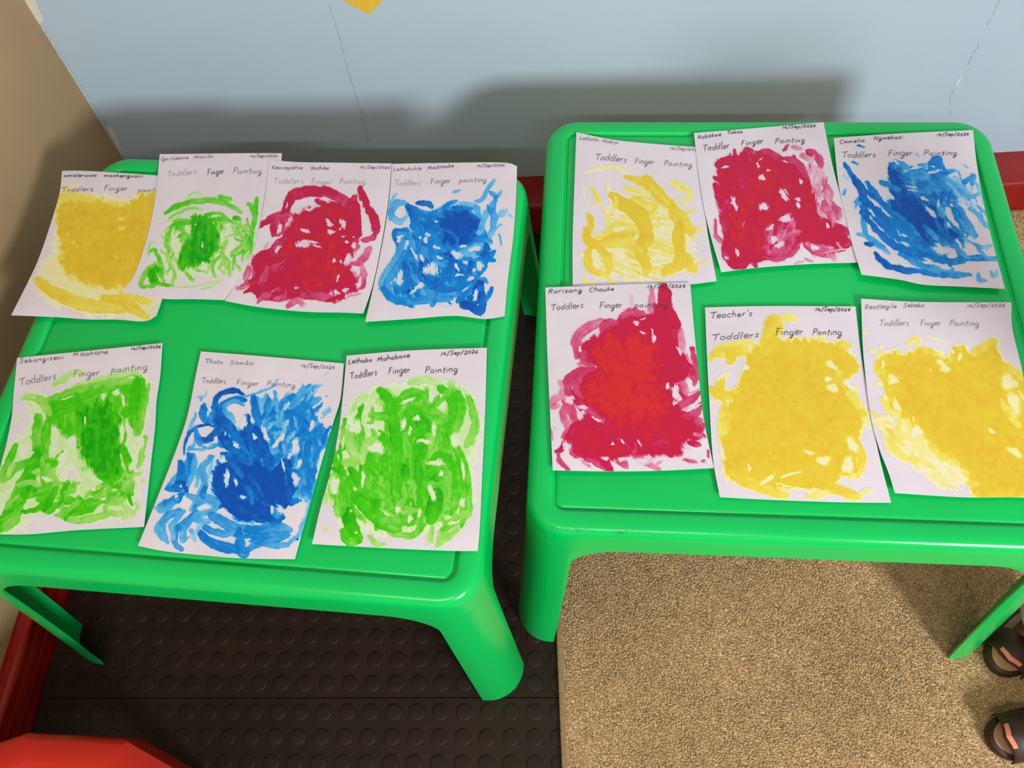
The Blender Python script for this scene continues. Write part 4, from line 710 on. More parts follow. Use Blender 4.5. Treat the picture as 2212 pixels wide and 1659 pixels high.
@painter
def P7(C):
    C.T = (560, 720, 3.072)
    C.fill([(620, 470), (780, 380), (1000, 340), (1280, 340), (1400, 400), (1450, 600), (1410, 900), (1400, 1200), (1200, 1300), (900, 1330), (560, 1280), (470, 1000), (560, 760)], .22, soft=16, amt=.9)
    C.fill([(770, 380), (860, 380), (900, 520), (1000, 400), (1110, 380), (1160, 500), (1240, 560), (1280, 360), (1330, 380), (1320, 600), (1280, 700), (1330, 900), (1330, 1150), (1100, 1270), (1050, 1100), (900, 1200), (640, 1120), (660, 860), (800, 780), (880, 620)], .55, soft=8, ang=85, streak=.22)
    C.scatter([(560, 600), (800, 620), (1000, 560), (1300, 700), (1380, 1180), (1100, 1250), (700, 1200), (560, 1200), (480, 1000)], 90, 88, (120, 330), (20, 50), (.35, .8), jit=18, dry=.35)
    C.lines([(70, .68, [(800, 380), (870, 460), (890, 600), (900, 700)]), (90, .7, [(900, 560), (910, 720), (920, 900), (900, 1060)]), (60, .62, [(900, 600), (840, 560), (740, 540)]), (64, .6, [(910, 640), (900, 520), (960, 420), (1040, 390), (1100, 430), (1140, 500)]), (60, .62, [(960, 640), (1000, 540), (1080, 500), (1180, 530), (1240, 560)]),
             (60, .6, [(1000, 700), (1040, 600), (1120, 570), (1210, 590)]), (70, .65, [(1200, 360), (1280, 440), (1290, 560), (1260, 680)]), (70, .6, [(1320, 400), (1340, 500), (1310, 640)]), (60, .5, [(1380, 400), (1420, 520), (1430, 640), (1380, 740)]), (60, .55, [(1140, 480), (1220, 420), (1280, 360)]),
             (60, .28, [(1000, 330), (1100, 310), (1200, 330)]), (50, .3, [(1260, 340), (1290, 320)]), (40, .2, [(1360, 380), (1390, 400)]), (60, .25, [(700, 420), (640, 480)]), (90, .75, [(1060, 560), (1100, 620), (1040, 660)]), (60, .65, [(820, 680), (860, 760), (830, 880), (860, 1000)]), (50, .6, [(800, 700), (840, 720), (850, 800)]),
             (110, .6, [(720, 820), (720, 1000), (820, 1080)]), (60, .7, [(1100, 760), (1060, 860), (1070, 1000), (1080, 1140), (1060, 1230), (990, 1270)]), (60, .6, [(1130, 900), (1090, 1000), (1100, 1150), (1050, 1260)]), (54, .66, [(1120, 880), (1180, 810), (1250, 830), (1290, 950), (1300, 1100), (1270, 1200)]),
             (50, .55, [(1130, 920), (1190, 880), (1250, 940), (1260, 1060)]), (46, .5, [(1120, 1010), (1180, 1000), (1230, 1060), (1230, 1150), (1190, 1240)]), (110, .8, [(1180, 1060), (1160, 1160), (1140, 1240)]), (60, .75, [(1160, 960), (1200, 950)]), (70, .62, [(1260, 680), (1330, 800), (1370, 960), (1380, 1120), (1340, 1230)]),
             (60, .6, [(1300, 860), (1320, 1020), (1300, 1160)]), (50, .45, [(1400, 1080), (1380, 1200), (1280, 1280), (1200, 1320)]), (40, .4, [(1260, 1330), (1200, 1360), (1190, 1400)]), (40, .4, [(1320, 1300), (1240, 1370), (1180, 1410)]), (36, .35, [(1150, 1290), (1120, 1400)]), (50, .55, [(1090, 1270), (1040, 1330), (960, 1340), (860, 1320)]), (60, .5, [(1220, 1300), (1300, 1240), (1390, 1200)]),
             (70, .6, [(560, 920), (540, 1040), (520, 1200)]), (60, .7, [(610, 900), (680, 1020), (720, 1100)]), (60, .6, [(600, 960), (580, 1100), (590, 1180)]), (90, .85, [(600, 1180), (610, 1280), (660, 1370)]), (70, .65, [(560, 1310), (590, 1370), (640, 1390)]), (100, .65, [(640, 1080), (720, 1160), (820, 1260), (920, 1290)]), (60, .55, [(700, 1180), (800, 1240), (960, 1250)]),
             (60, .5, [(960, 1260), (1000, 1180), (1040, 1180)]), (40, .4, [(730, 1350), (780, 1400), (840, 1400)]), (60, .35, [(560, 860), (640, 840), (720, 760)]), (60, .35, [(600, 620), (600, 740), (640, 800)]), (40, .3, [(640, 470), (600, 540)]), (40, .3, [(440, 1060), (450, 1130)]), (24, .35, [(1430, 680), (1420, 740)]), (20, .25, [(430, 1300), (470, 1320)]), (40, .3, [(700, 800), (680, 860)]), (50, .35, [(760, 700), (700, 760)]), (60, .85, [(970, 880), (975, 960)])], dry=.22, rid=.22)
    for a in [(1140, 400, 14, 60, 5), (1050, 560, 20, 20, 0), (980, 450, 50, 12, -20), (960, 600, 16, 40, 20), (1100, 720, 50, 14, 10), (1180, 860, 60, 20, 0), (1150, 1060, 20, 60, -15), (1205, 930, 14, 20, 0), (920, 1170, 16, 26, 0), (1060, 1190, 12, 30, 10), (1350, 900, 12, 70, -8), (1000, 640, 10, 30, 0), (1210, 410, 8, 14, 0), (1300, 720, 30, 50, -20), (640, 620, 40, 50, 0), (760, 620, 40, 20, 20),
              (690, 960, 12, 60, 5), (780, 760, 50, 40, 20), (640, 1320, 10, 10, 0), (1350, 1120, 20, 30, 0), (1160, 640, 10, 50, 0), (1220, 480, 14, 20, 0), (1000, 1230, 10, 26, 10), (500, 1000, 30, 60, 5), (610, 1180, 10, 12, 0), (1290, 1260, 50, 10, -20)]: C.hole(*a, amt=.85)
@painter
def R1(C):
    C.T = (1160, 230, 3.13)
    C.fill([(500, 580), (700, 640), (950, 740), (1050, 840), (1060, 1090), (820, 1140), (400, 1150), (330, 1000), (480, 840)], .2, soft=14, amt=.8, ang=15, streak=.3)
    C.scatter([(560, 560), (900, 640), (1060, 860), (1060, 1120), (500, 1150), (420, 900), (600, 800)], 60, 12, (160, 420), (8, 26), (.3, .55), jit=14, dry=.45)
    C.lines([(70, .7, [(500, 600), (600, 660), (700, 780), (780, 900)]), (110, .72, [(540, 640), (680, 720), (740, 840), (720, 960)]), (90, .7, [(740, 490), (820, 590), (900, 680), (960, 770), (1040, 850)]), (60, .62, [(610, 480), (700, 510), (800, 580), (880, 660)]), (60, .55, [(960, 700), (1010, 780), (1060, 830)]),
             (90, .68, [(960, 800), (960, 920), (980, 1020), (930, 1090), (860, 1130)]), (80, .62, [(980, 960), (1030, 1080), (1060, 1100)]), (80, .7, [(720, 880), (700, 980), (740, 1080), (740, 1120)]), (60, .6, [(620, 930), (700, 980)]), (56, .62, [(350, 740), (370, 800), (330, 880), (380, 940), (480, 900), (540, 850)]),
             (70, .66, [(330, 840), (360, 920), (440, 930), (560, 880), (640, 870)]), (60, .6, [(420, 950), (460, 1000), (490, 1080), (480, 1120)]), (56, .6, [(360, 960), (340, 1040), (370, 1110), (440, 1130)]), (60, .5, [(440, 930), (540, 930), (640, 920)]), (50, .45, [(460, 850), (540, 800), (640, 800)]),
             (40, .45, [(370, 550), (400, 610), (420, 640), (390, 660)]), (26, .25, [(400, 410), (520, 410), (620, 450)]), (20, .2, [(330, 450), (460, 420)]), (24, .25, [(480, 500), (490, 580)]), (44, .42, [(940, 520), (1010, 560), (1040, 600), (1000, 650)]), (40, .4, [(600, 550), (680, 570), (760, 590)]), (40, .35, [(920, 510), (960, 560)]),
             (10, .2, [(310, 540), (330, 640), (360, 700)]), (30, .35, [(310, 1150), (330, 1190), (380, 1190)]), (40, .4, [(420, 1120), (480, 1160), (520, 1190)]), (30, .3, [(540, 620), (520, 720), (560, 760)]), (20, .2, [(560, 1170), (760, 1170)])], dry=.2, rid=.06)
    for a in [(540, 740, 16, 30, 10), (400, 1020, 26, 36, -10), (850, 700, 40, 30, 30), (840, 860, 60, 16, 25), (560, 830, 50, 14, -10), (560, 1000, 50, 18, 10), (840, 1020, 50, 14, 10), (1030, 950, 30, 40, 0)]: C.hole(*a, amt=.6)
@painter
def R2(C):
    C.T = (1480, 230, 3.022)
    C.fill([(200, 360), (300, 340), (380, 290), (440, 310), (520, 290), (620, 330), (740, 380), (820, 470), (860, 620), (880, 700), (920, 740), (1040, 800), (1070, 880), (940, 940), (760, 880), (700, 980), (480, 990), (400, 1020), (330, 1040), (250, 980), (250, 800), (220, 560)], .68, soft=5, ang=75, streak=.14)
    C.fill([(400, 480), (600, 400), (760, 460), (850, 700), (700, 720), (540, 800), (500, 960), (380, 980), (290, 900), (330, 700)], .86, soft=14, amt=.8, ang=80, streak=.1)
    C.scatter([(230, 420), (460, 360), (760, 440), (870, 720), (520, 760), (440, 960), (280, 960)], 60, 78, (120, 300), (20, 50), (.58, .95), amt=.55, jit=14)
    C.lines([(70, .62, [(210, 380), (300, 350), (370, 400), (380, 520)]), (40, .6, [(190, 460), (250, 520), (290, 660)]), (60, .62, [(200, 520), (240, 640), (260, 800)]), (80, .65, [(390, 340), (410, 300), (430, 340)]), (60, .55, [(480, 330), (530, 300), (620, 340)]), (50, .5, [(620, 340), (720, 360), (800, 460)]),
             (30, .6, [(640, 280), (670, 255)]), (34, .3, [(700, 260), (760, 280)]), (50, .5, [(800, 300), (860, 320), (890, 390)]), (40, .3, [(760, 320), (820, 350)]), (90, .75, [(820, 640), (860, 760), (920, 860), (980, 920)]), (60, .65, [(880, 740), (980, 780), (1060, 830)]), (60, .6, [(960, 870), (1030, 900), (1075, 890)]),
             (60, .65, [(860, 900), (900, 950), (950, 920)]), (60, .5, [(780, 880), (830, 930), (900, 960)]), (90, .7, [(280, 880), (280, 960), (340, 1020), (400, 1000), (440, 960)]), (60, .6, [(420, 1000), (520, 980), (640, 960), (720, 880)]), (30, .45, [(500, 980), (600, 1000), (700, 960), (740, 900)]), (40, .5, [(250, 960), (280, 1000)]),
             (24, .35, [(200, 620), (230, 680)]), (30, .4, [(900, 560), (940, 530)])], dry=.15)
    C.fill([(540, 800), (640, 760), (720, 780), (720, 860), (640, 950), (540, 970), (510, 900)], .3, soft=6, amt=.8, ang=-55, streak=.6)
    C.scatter([(540, 800), (700, 740), (740, 820), (660, 960), (520, 980)], 20, -60, (60, 200), (12, 34), (.3, .7), jit=14, dry=.4, curve=.4)
    C.scatter([(780, 360), (860, 380), (960, 600), (1040, 740), (900, 700), (830, 480)], 44, 75, (40, 130), (12, 34), (.12, .45), jit=20, dry=.5)
    C.scatter([(800, 880), (940, 920), (1080, 900), (940, 1000), (780, 980)], 16, 30, (60, 140), (12, 40), (.2, .5), dry=.5)
    C.lines([(26, .4, [(960, 660), (1020, 700)]), (50, .4, [(900, 620), (930, 680)]), (60, .35, [(980, 670), (1010, 710)]), (16, .3, [(780, 990), (840, 1010)]), (12, .3, [(720, 1030), (780, 1010)]), (14, .2, [(900, 960), (1040, 930)])], dry=.4)
    for a in [(265, 393, 32, 8, -15), (505, 465, 20, 24, -30), (515, 655, 34, 28, 30), (318, 625, 16, 44, -15), (335, 665, 12, 20, 0), (640, 580, 16, 46, -35), (660, 560, 8, 30, -40), (735, 605, 16, 14, 0), (735, 645, 12, 26, -30), (760, 495, 12, 20, -30), (475, 385, 8, 18, 0), (650, 355, 22, 6, 20), (850, 590, 6, 20, 0), (340, 955, 12, 28, -10), (560, 790, 34, 16, -40),
              (660, 730, 40, 24, -10), (930, 780, 12, 20, 0), (840, 920, 30, 18, 20), (380, 780, 4, 30, 25), (580, 870, 24, 30, 30), (620, 900, 30, 16, -30), (270, 985, 10, 10, 0), (540, 420, 16, 8, 20), (490, 340, 16, 6, -40)]: C.hole(*a)
@painter
def R3(C):
    C.T = (1480, 230, 3.022)
    C.fill([(1340, 430), (1400, 400), (1480, 560), (1640, 640), (1700, 780), (1800, 850), (1720, 900), (1560, 880), (1380, 800), (1330, 640)], .95, soft=7, ang=50, streak=.1)
    C.fill([(1400, 420), (1560, 400), (1700, 420), (1760, 560), (1700, 640), (1560, 620), (1460, 560)], .5, soft=9, ang=15, streak=.3)
    C.scatter([(1420, 420), (1700, 400), (1760, 620), (1600, 640), (1460, 560)], 34, 15, (80, 220), (14, 34), (.4, .75), jit=18, dry=.3)
    C.scatter([(1240, 560), (1340, 600), (1500, 820), (1760, 900), (1640, 1000), (1400, 900), (1230, 740)], 34, 42, (120, 300), (16, 44), (.5, .85), jit=10, dry=.3)
    C.scatter([(1560, 640), (1740, 600), (1860, 800), (1800, 860), (1640, 760)], 30, 62, (80, 220), (12, 36), (.4, .75), jit=12, dry=.4)
    C.scatter([(1680, 440), (1860, 520), (1980, 700), (1960, 800), (1800, 640)], 26, 55, (60, 180), (8, 24), (.2, .42), jit=14, dry=.5)
    C.lines([(60, .92, [(1340, 400), (1370, 480), (1400, 640)]), (40, .55, [(1270, 490), (1340, 520), (1400, 540)]), (50, .6, [(1340, 380), (1380, 400)]), (60, .7, [(1600, 370), (1650, 350), (1670, 400), (1700, 430)]), (40, .6, [(1520, 400), (1570, 380)]), (30, .8, [(1045, 370), (1080, 440), (1110, 490)]), (60, .85, [(1100, 470), (1150, 540), (1165, 620), (1180, 740)]),
             (40, .5, [(1170, 700), (1170, 800), (1200, 860), (1300, 920)]), (30, .4, [(1130, 600), (1110, 660)]), (30, .4, [(1110, 620), (1150, 640)]), (20, .5, [(1035, 580), (1050, 540)]), (16, .3, [(1040, 455), (1070, 480)]), (18, .6, [(1085, 360), (1130, 380)]), (14, .9, [(1125, 255), (1165, 262)]),
             (44, .65, [(1190, 500), (1250, 580), (1320, 700), (1420, 820), (1500, 880)]), (44, .6, [(1200, 680), (1300, 780), (1420, 880), (1560, 960)]), (50, .7, [(1180, 720), (1300, 860), (1440, 940), (1600, 990), (1740, 1010), (1860, 990), (2030, 995)]), (40, .6, [(1240, 740), (1380, 850), (1540, 930), (1680, 970)]),
             (46, .88, [(1240, 965), (1310, 1030), (1400, 1060), (1520, 1080)]), (40, .6, [(1480, 1060), (1600, 1090), (1740, 1100), (1860, 1100)]), (40, .5, [(1400, 960), (1520, 1030), (1640, 1060), (1760, 1090)]), (34, .9, [(1180, 895), (1230, 905)]), (30, .45, [(1230, 900), (1300, 930), (1330, 960)]), (26, .4, [(1120, 830), (1180, 850)]),
             (40, .5, [(1480, 960), (1560, 1040), (1660, 1090)]), (40, .45, [(1740, 900), (1800, 950), (1850, 990)]), (24, .35, [(1860, 880), (1940, 920), (2000, 910)]), (30, .4, [(1900, 900), (1960, 980), (2030, 1000)]), (40, .5, [(1760, 620), (1840, 740), (1900, 840)]), (40, .6, [(1700, 660), (1780, 780), (1810, 830)]),
             (40, .55, [(1820, 500), (1880, 460), (1870, 510)]), (34, .4, [(1780, 540), (1860, 590), (1930, 570)]), (34, .35, [(1860, 660), (1920, 720), (1980, 790)]), (24, .3, [(1880, 480), (1930, 560), (1950, 640)]), (34, .4, [(1910, 1090), (1920, 1130), (1960, 1140)]), (26, .35, [(2000, 1080), (2020, 1110), (2035, 1070)]), (14, .3, [(1820, 380), (1850, 400)]),
             (24, .25, [(1510, 310), (1530, 320)]), (18, .3, [(1680, 300), (1690, 320)]), (20, .25, [(1360, 350), (1400, 340)]), (10, .6, [(1900, 840), (1905, 850)]), (40, .45, [(1560, 780), (1640, 860)])], dry=.25)
    for a in [(1560, 600, 34, 10, 20), (1650, 640, 8, 30, 0), (1610, 690, 50, 14, 50), (1340, 590, 34, 12, 40), (1430, 840, 20, 8, 30), (1720, 700, 24, 50, -30), (1760, 760, 10, 50, -30), (1680, 940, 70, 24, 10), (1440, 900, 30, 10, 30), (1220, 690, 34, 10, 45), (1310, 690, 50, 8, 45), (1480, 520, 36, 6, 10), (1480, 545, 40, 5, 5), (1580, 1000, 40, 8, 30), (1620, 430, 50, 10, -10), (1500, 400, 40, 8, -5), (1840, 940, 30, 10, 20), (1700, 1050, 60, 8, 10)]: C.hole(*a)
@painter
def R4(C):
    C.T = (1100, 580, 3.457)
    C.fill([(820, 360), (900, 320), (1030, 340), (1060, 260), (1200, 270), (1240, 330), (1270, 560), (1380, 780), (1300, 860), (1200, 880), (1280, 1060), (1420, 1140), (1460, 1260), (1300, 1300), (1290, 1400), (900, 1400), (700, 1440), (480, 1390), (440, 1250), (560, 1100), (440, 960), (520, 790), (620, 720), (530, 620), (560, 540), (700, 480)], .68, soft=6, ang=60, streak=.1)
    C.fill([(600, 600), (760, 520), (1000, 500), (1080, 560), (1120, 800), (1180, 1000), (1160, 1160), (860, 1180), (640, 1080), (560, 900), (640, 760)], 1.0, soft=26, streak=.03)
    C.fill([(560, 1180), (1300, 1080), (1400, 1220), (1240, 1360), (560, 1360)], .8, soft=16, amt=.8, ang=10)
    C.lines([(80, .42, [(510, 650), (500, 540), (560, 460), (660, 410), (760, 420)]), (70, .5, [(700, 480), (720, 420), (800, 400)]), (60, .45, [(840, 370), (900, 330), (1000, 330)]), (90, .7, [(1150, 130), (1150, 250), (1120, 400)]), (60, .6, [(1190, 170), (1180, 260), (1200, 330)]), (50, .32, [(1065, 170), (1060, 260), (1060, 330)]),
             (26, .15, [(920, 210), (910, 300)]), (60, .66, [(1220, 330), (1250, 420), (1240, 520)]), (60, .3, [(1280, 460), (1290, 600)]), (50, .5, [(1370, 600), (1390, 700), (1400, 800), (1380, 860)]), (60, .6, [(1300, 700), (1360, 760), (1380, 830)]), (60, .3, [(530, 720), (580, 740), (640, 740)]), (60, .5, [(540, 580), (560, 680), (620, 720)]),
             (80, .5, [(620, 760), (500, 790), (430, 860), (420, 960), (470, 1080), (500, 1180)]), (60, .45, [(540, 790), (500, 880), (540, 980)]), (60, .4, [(400, 1040), (410, 1120), (450, 1200)]), (40, .25, [(380, 840), (400, 930)]), (60, .3, [(310, 1020), (360, 960), (420, 960)]), (40, .35, [(320, 1040), (370, 1020)]),
             (60, .5, [(520, 980), (600, 1060), (700, 1140)]), (70, .7, [(440, 1260), (500, 1180), (620, 1160), (760, 1190)]), (60, .55, [(480, 1200), (450, 1300), (480, 1380), (560, 1400)]), (40, .4, [(400, 1260), (440, 1200)]), (40, .7, [(350, 1370), (400, 1340), (440, 1240)]), (40, .5, [(360, 1380), (390, 1450), (440, 1500)]),
             (70, .55, [(500, 1360), (620, 1420), (720, 1490)]), (70, .7, [(640, 1300), (700, 1420), (760, 1500)]), (60, .6, [(860, 1200), (920, 1300), (940, 1380)]), (60, .55, [(1260, 880), (1320, 980), (1260, 1020)]), (60, .5, [(1420, 930), (1360, 980), (1300, 1020)]), (60, .35, [(1300, 860), (1320, 940)]), (70, .5, [(1430, 1020), (1380, 1100), (1300, 1100)]),
             (60, .45, [(1360, 1140), (1440, 1140)]), (50, .55, [(1340, 1180), (1430, 1200), (1460, 1160)]), (50, .35, [(1440, 1250), (1390, 1240)]), (50, .6, [(1340, 1300), (1420, 1320)]), (50, .35, [(940, 1410), (1020, 1450), (1120, 1500)]), (30, .4, [(1310, 1430), (1400, 1450)]), (20, .5, [(1440, 1440), (1460, 1432)]), (24, .6, [(1490, 1360), (1490, 1410)]), (20, .3, [(1100, 1460), (1140, 1445)]),
             (40, .3, [(800, 1440), (880, 1480)]), (30, .3, [(600, 1480), (540, 1430)]), (20, .3, [(310, 1200), (325, 1280)]), (8, .4, [(340, 1190), (345, 1180)]), (14, .3, [(1420, 900), (1340, 930)]), (60, .6, [(1100, 1200), (1080, 1300), (1180, 1300)]), (40, .55, [(740, 1290), (820, 1270), (900, 1350)]), (50, .4, [(820, 1430), (880, 1480)])], dry=.2)
    C.scatter([(560, 700), (1100, 600), (1160, 1040), (700, 1120)], 30, 20, (120, 300), (30, 70), (.85, 1.1), amt=.35, jit=60)
    for a in [(955, 408, 24, 20, 10), (1080, 520, 20, 30, 0), (1000, 378, 18, 6, 0), (1180, 880, 16, 30, 0), (1245, 930, 26, 60, 0), (600, 520, 12, 8, 0), (530, 600, 12, 30, 10), (550, 1040, 36, 16, 10), (550, 1075, 30, 14, 0), (660, 1130, 44, 10, 30), (770, 1310, 12, 12, 0), (845, 1290, 20, 12, 50), (975, 1300, 10, 34, -20), (720, 1420, 30, 14, 20), (455, 980, 34, 30, -30),
              (1070, 470, 10, 24, 0), (1000, 480, 30, 10, 20), (1000, 1440, 60, 20, 0), (1400, 1030, 30, 12, -30), (430, 1340, 30, 60, 0), (860, 1420, 50, 16, 0), (1270, 620, 14, 40, -20), (1230, 1000, 16, 20, 0)]: C.hole(*a)
@painter
def R5(C):
    C.T = (1500, 620, 3.107)
    C.fill([(400, 400), (560, 350), (800, 350), (960, 380), (1060, 460), (1090, 560), (1000, 640), (1100, 760), (1140, 900), (1110, 990), (1060, 1060), (1120, 1180), (1100, 1280), (980, 1270), (920, 1330), (700, 1360), (500, 1350), (300, 1320), (210, 1280), (190, 1000), (200, 820), (260, 760), (120, 770), (110, 690), (260, 700), (300, 640), (340, 560), (360, 450)], .72, soft=7, ang=70, streak=.05)
    C.fill([(400, 500), (900, 500), (1000, 800), (960, 1050), (600, 1200), (260, 1200), (260, 900), (380, 700)], .85, soft=24, amt=.8, streak=.04)
    C.lines([(120, .72, [(520, 240), (510, 320), (480, 420)]), (90, .68, [(490, 250), (540, 230), (560, 300)]), (60, .38, [(580, 220), (650, 205), (680, 215)]), (50, .3, [(640, 200), (660, 225)]), (70, .45, [(110, 480), (180, 420), (300, 390), (380, 380)]), (80, .48, [(130, 450), (220, 440), (340, 410)]), (90, .6, [(240, 500), (260, 440), (340, 440)]),
             (60, .6, [(170, 700), (180, 620), (220, 580)]), (70, .62, [(110, 690), (160, 720), (240, 740)]), (60, .55, [(960, 380), (1040, 395)]), (60, .35, [(840, 360), (860, 330)]), (60, .65, [(1040, 480), (1090, 560)]), (80, .6, [(900, 620), (960, 660), (980, 580)]), (70, .42, [(1000, 640), (1080, 760), (1140, 880)]), (50, .3, [(1140, 840), (1170, 940)]),
             (80, .6, [(1000, 960), (1080, 1060), (1120, 1160), (1100, 1260)]), (40, .35, [(1040, 1280), (1100, 1250)]), (70, .6, [(300, 1310), (420, 1340), (540, 1380), (620, 1400)]), (80, .66, [(800, 1320), (960, 1360), (1100, 1410)]), (50, .35, [(760, 1410), (900, 1380)]), (40, .3, [(1100, 1400), (1180, 1360)]), (60, .6, [(220, 1240), (320, 1290), (480, 1350)]), (80, .5, [(205, 800), (200, 900), (195, 1000)])], dry=.12, rid=.04)
    C.fill([(120, 500), (200, 490), (220, 560), (190, 600), (120, 640)], .02, soft=5, amt=.95)
    C.scatter([(300, 600), (1000, 600), (1000, 1200), (300, 1200)], 40, -20, (140, 360), (30, 80), (.68, .95), amt=.4, jit=40, rid=.04)
    for a in [(262, 610, 50, 50, 0), (230, 660, 22, 40, 20), (350, 545, 14, 26, 0), (290, 540, 16, 26, 0), (865, 1168, 50, 32, 0), (930, 680, 44, 26, 20), (1040, 650, 30, 50, -30), (1060, 1060, 60, 26, 60), (1030, 1200, 40, 60, 10), (370, 1220, 12, 30, -10), (500, 1290, 60, 16, -30), (640, 1260, 80, 10, -14), (920, 530, 50, 20, 30), (770, 1110, 34, 12, 20), (700, 1370, 80, 20, -4), (600, 1330, 60, 8, 10), (900, 620, 20, 20, 0), (160, 370, 60, 14, -20)]: C.hole(*a, amt=.8)
    for a in [(600, 745, 60, 8, 25), (430, 975, 40, 8, 20), (690, 770, 50, 6, 0), (300, 1130, 6, 20, 0)]:
        (x, y), = C.tr([a[:2]]); C.stroke([(x-8, y-3), (x+8, y+3)], 5, .98, amt=.6, raw=True)
@painter
def R6(C):
    C.T = (1500, 620, 3.107)
    C.fill([(1240, 460), (1340, 430), (1420, 450), (1520, 410), (1640, 440), (1720, 500), (1740, 400), (1830, 410), (1860, 460), (1960, 380), (2020, 360), (2060, 500), (2160, 560), (2260, 640), (2300, 900), (2400, 1200), (2400, 1420), (1900, 1420), (1840, 1320), (1820, 1220), (1640, 1120), (1540, 1000), (1440, 940), (1300, 800), (1280, 680)], .74, soft=8, ang=55, streak=.06)
    C.fill([(1400, 560), (1700, 560), (1900, 520), (2040, 620), (2100, 900), (2240, 1160), (2300, 1380), (1960, 1340), (1700, 1080), (1500, 900), (1400, 760)], .9, soft=26, amt=.8, streak=.04)
    C.fill([(1280, 900), (1460, 940), (1660, 1100), (1850, 1250), (1840, 1330), (1660, 1320), (1500, 1220), (1320, 1100)], .16, soft=16, amt=.8)
    C.scatter([(1220, 860), (1460, 920), (1640, 1100), (1820, 1260), (1680, 1320), (1480, 1200), (1300, 1080)], 46, 40, (60, 220), (14, 44), (.2, .45), jit=22, dry=.5, rid=.05)
    C.lines([(70, .6, [(1250, 480), (1240, 540), (1270, 620)]), (60, .6, [(1260, 600), (1320, 700), (1350, 800)]), (50, .4, [(1260, 760), (1320, 850), (1360, 860)]), (40, .35, [(1430, 375), (1490, 345), (1510, 400)]), (30, .25, [(1180, 435), (1215, 430)]), (20, .25, [(1240, 400), (1262, 400)]), (40, .3, [(1250, 440), (1230, 480)]), (14, .2, [(1560, 330), (1700, 375)]),
             (60, .55, [(1880, 440), (1960, 390), (2020, 365)]), (50, .55, [(1490, 440), (1540, 420), (1620, 450)]), (60, .5, [(2060, 540), (2160, 570), (2200, 610)]), (50, .4, [(2060, 760), (2120, 860), (2180, 940)]), (40, .5, [(1300, 960), (1360, 1040)]), (50, .4, [(1310, 1040), (1400, 1140), (1500, 1170)]), (40, .25, [(1560, 1260), (1640, 1330)]), (50, .45, [(1840, 1320), (1900, 1330)]), (24, .2, [(1140, 300), (1155, 305)]), (30, .3, [(1220, 650), (1250, 650)]), (30, .3, [(2180, 700), (2230, 780)])], dry=.25, rid=.04)
    C.scatter([(1400, 560), (2000, 560), (2200, 1200), (1900, 1250), (1440, 860)], 40, 50, (140, 360), (30, 80), (.7, .98), amt=.4, jit=20, rid=.04)
    for a in [(1330, 625, 38, 34, 20), (1355, 790, 22, 44, -20), (1680, 545, 34, 30, 30), (1650, 510, 26, 16, 30), (1780, 470, 10, 24, 0), (2110, 640, 60, 50, 20), (2160, 1110, 60, 24, 30), (1500, 970, 36, 34, 0), (1995, 970, 30, 12, 40), (1470, 890, 10, 20, -20), (2150, 780, 40, 90, -20), (1270, 520, 10, 30, 0), (1590, 560, 10, 8, 0), (1740, 440, 12, 12, 0)]: C.hole(*a, amt=.75)
for sh in SHEETS: sheet(sh, PAINT[sh['id']])

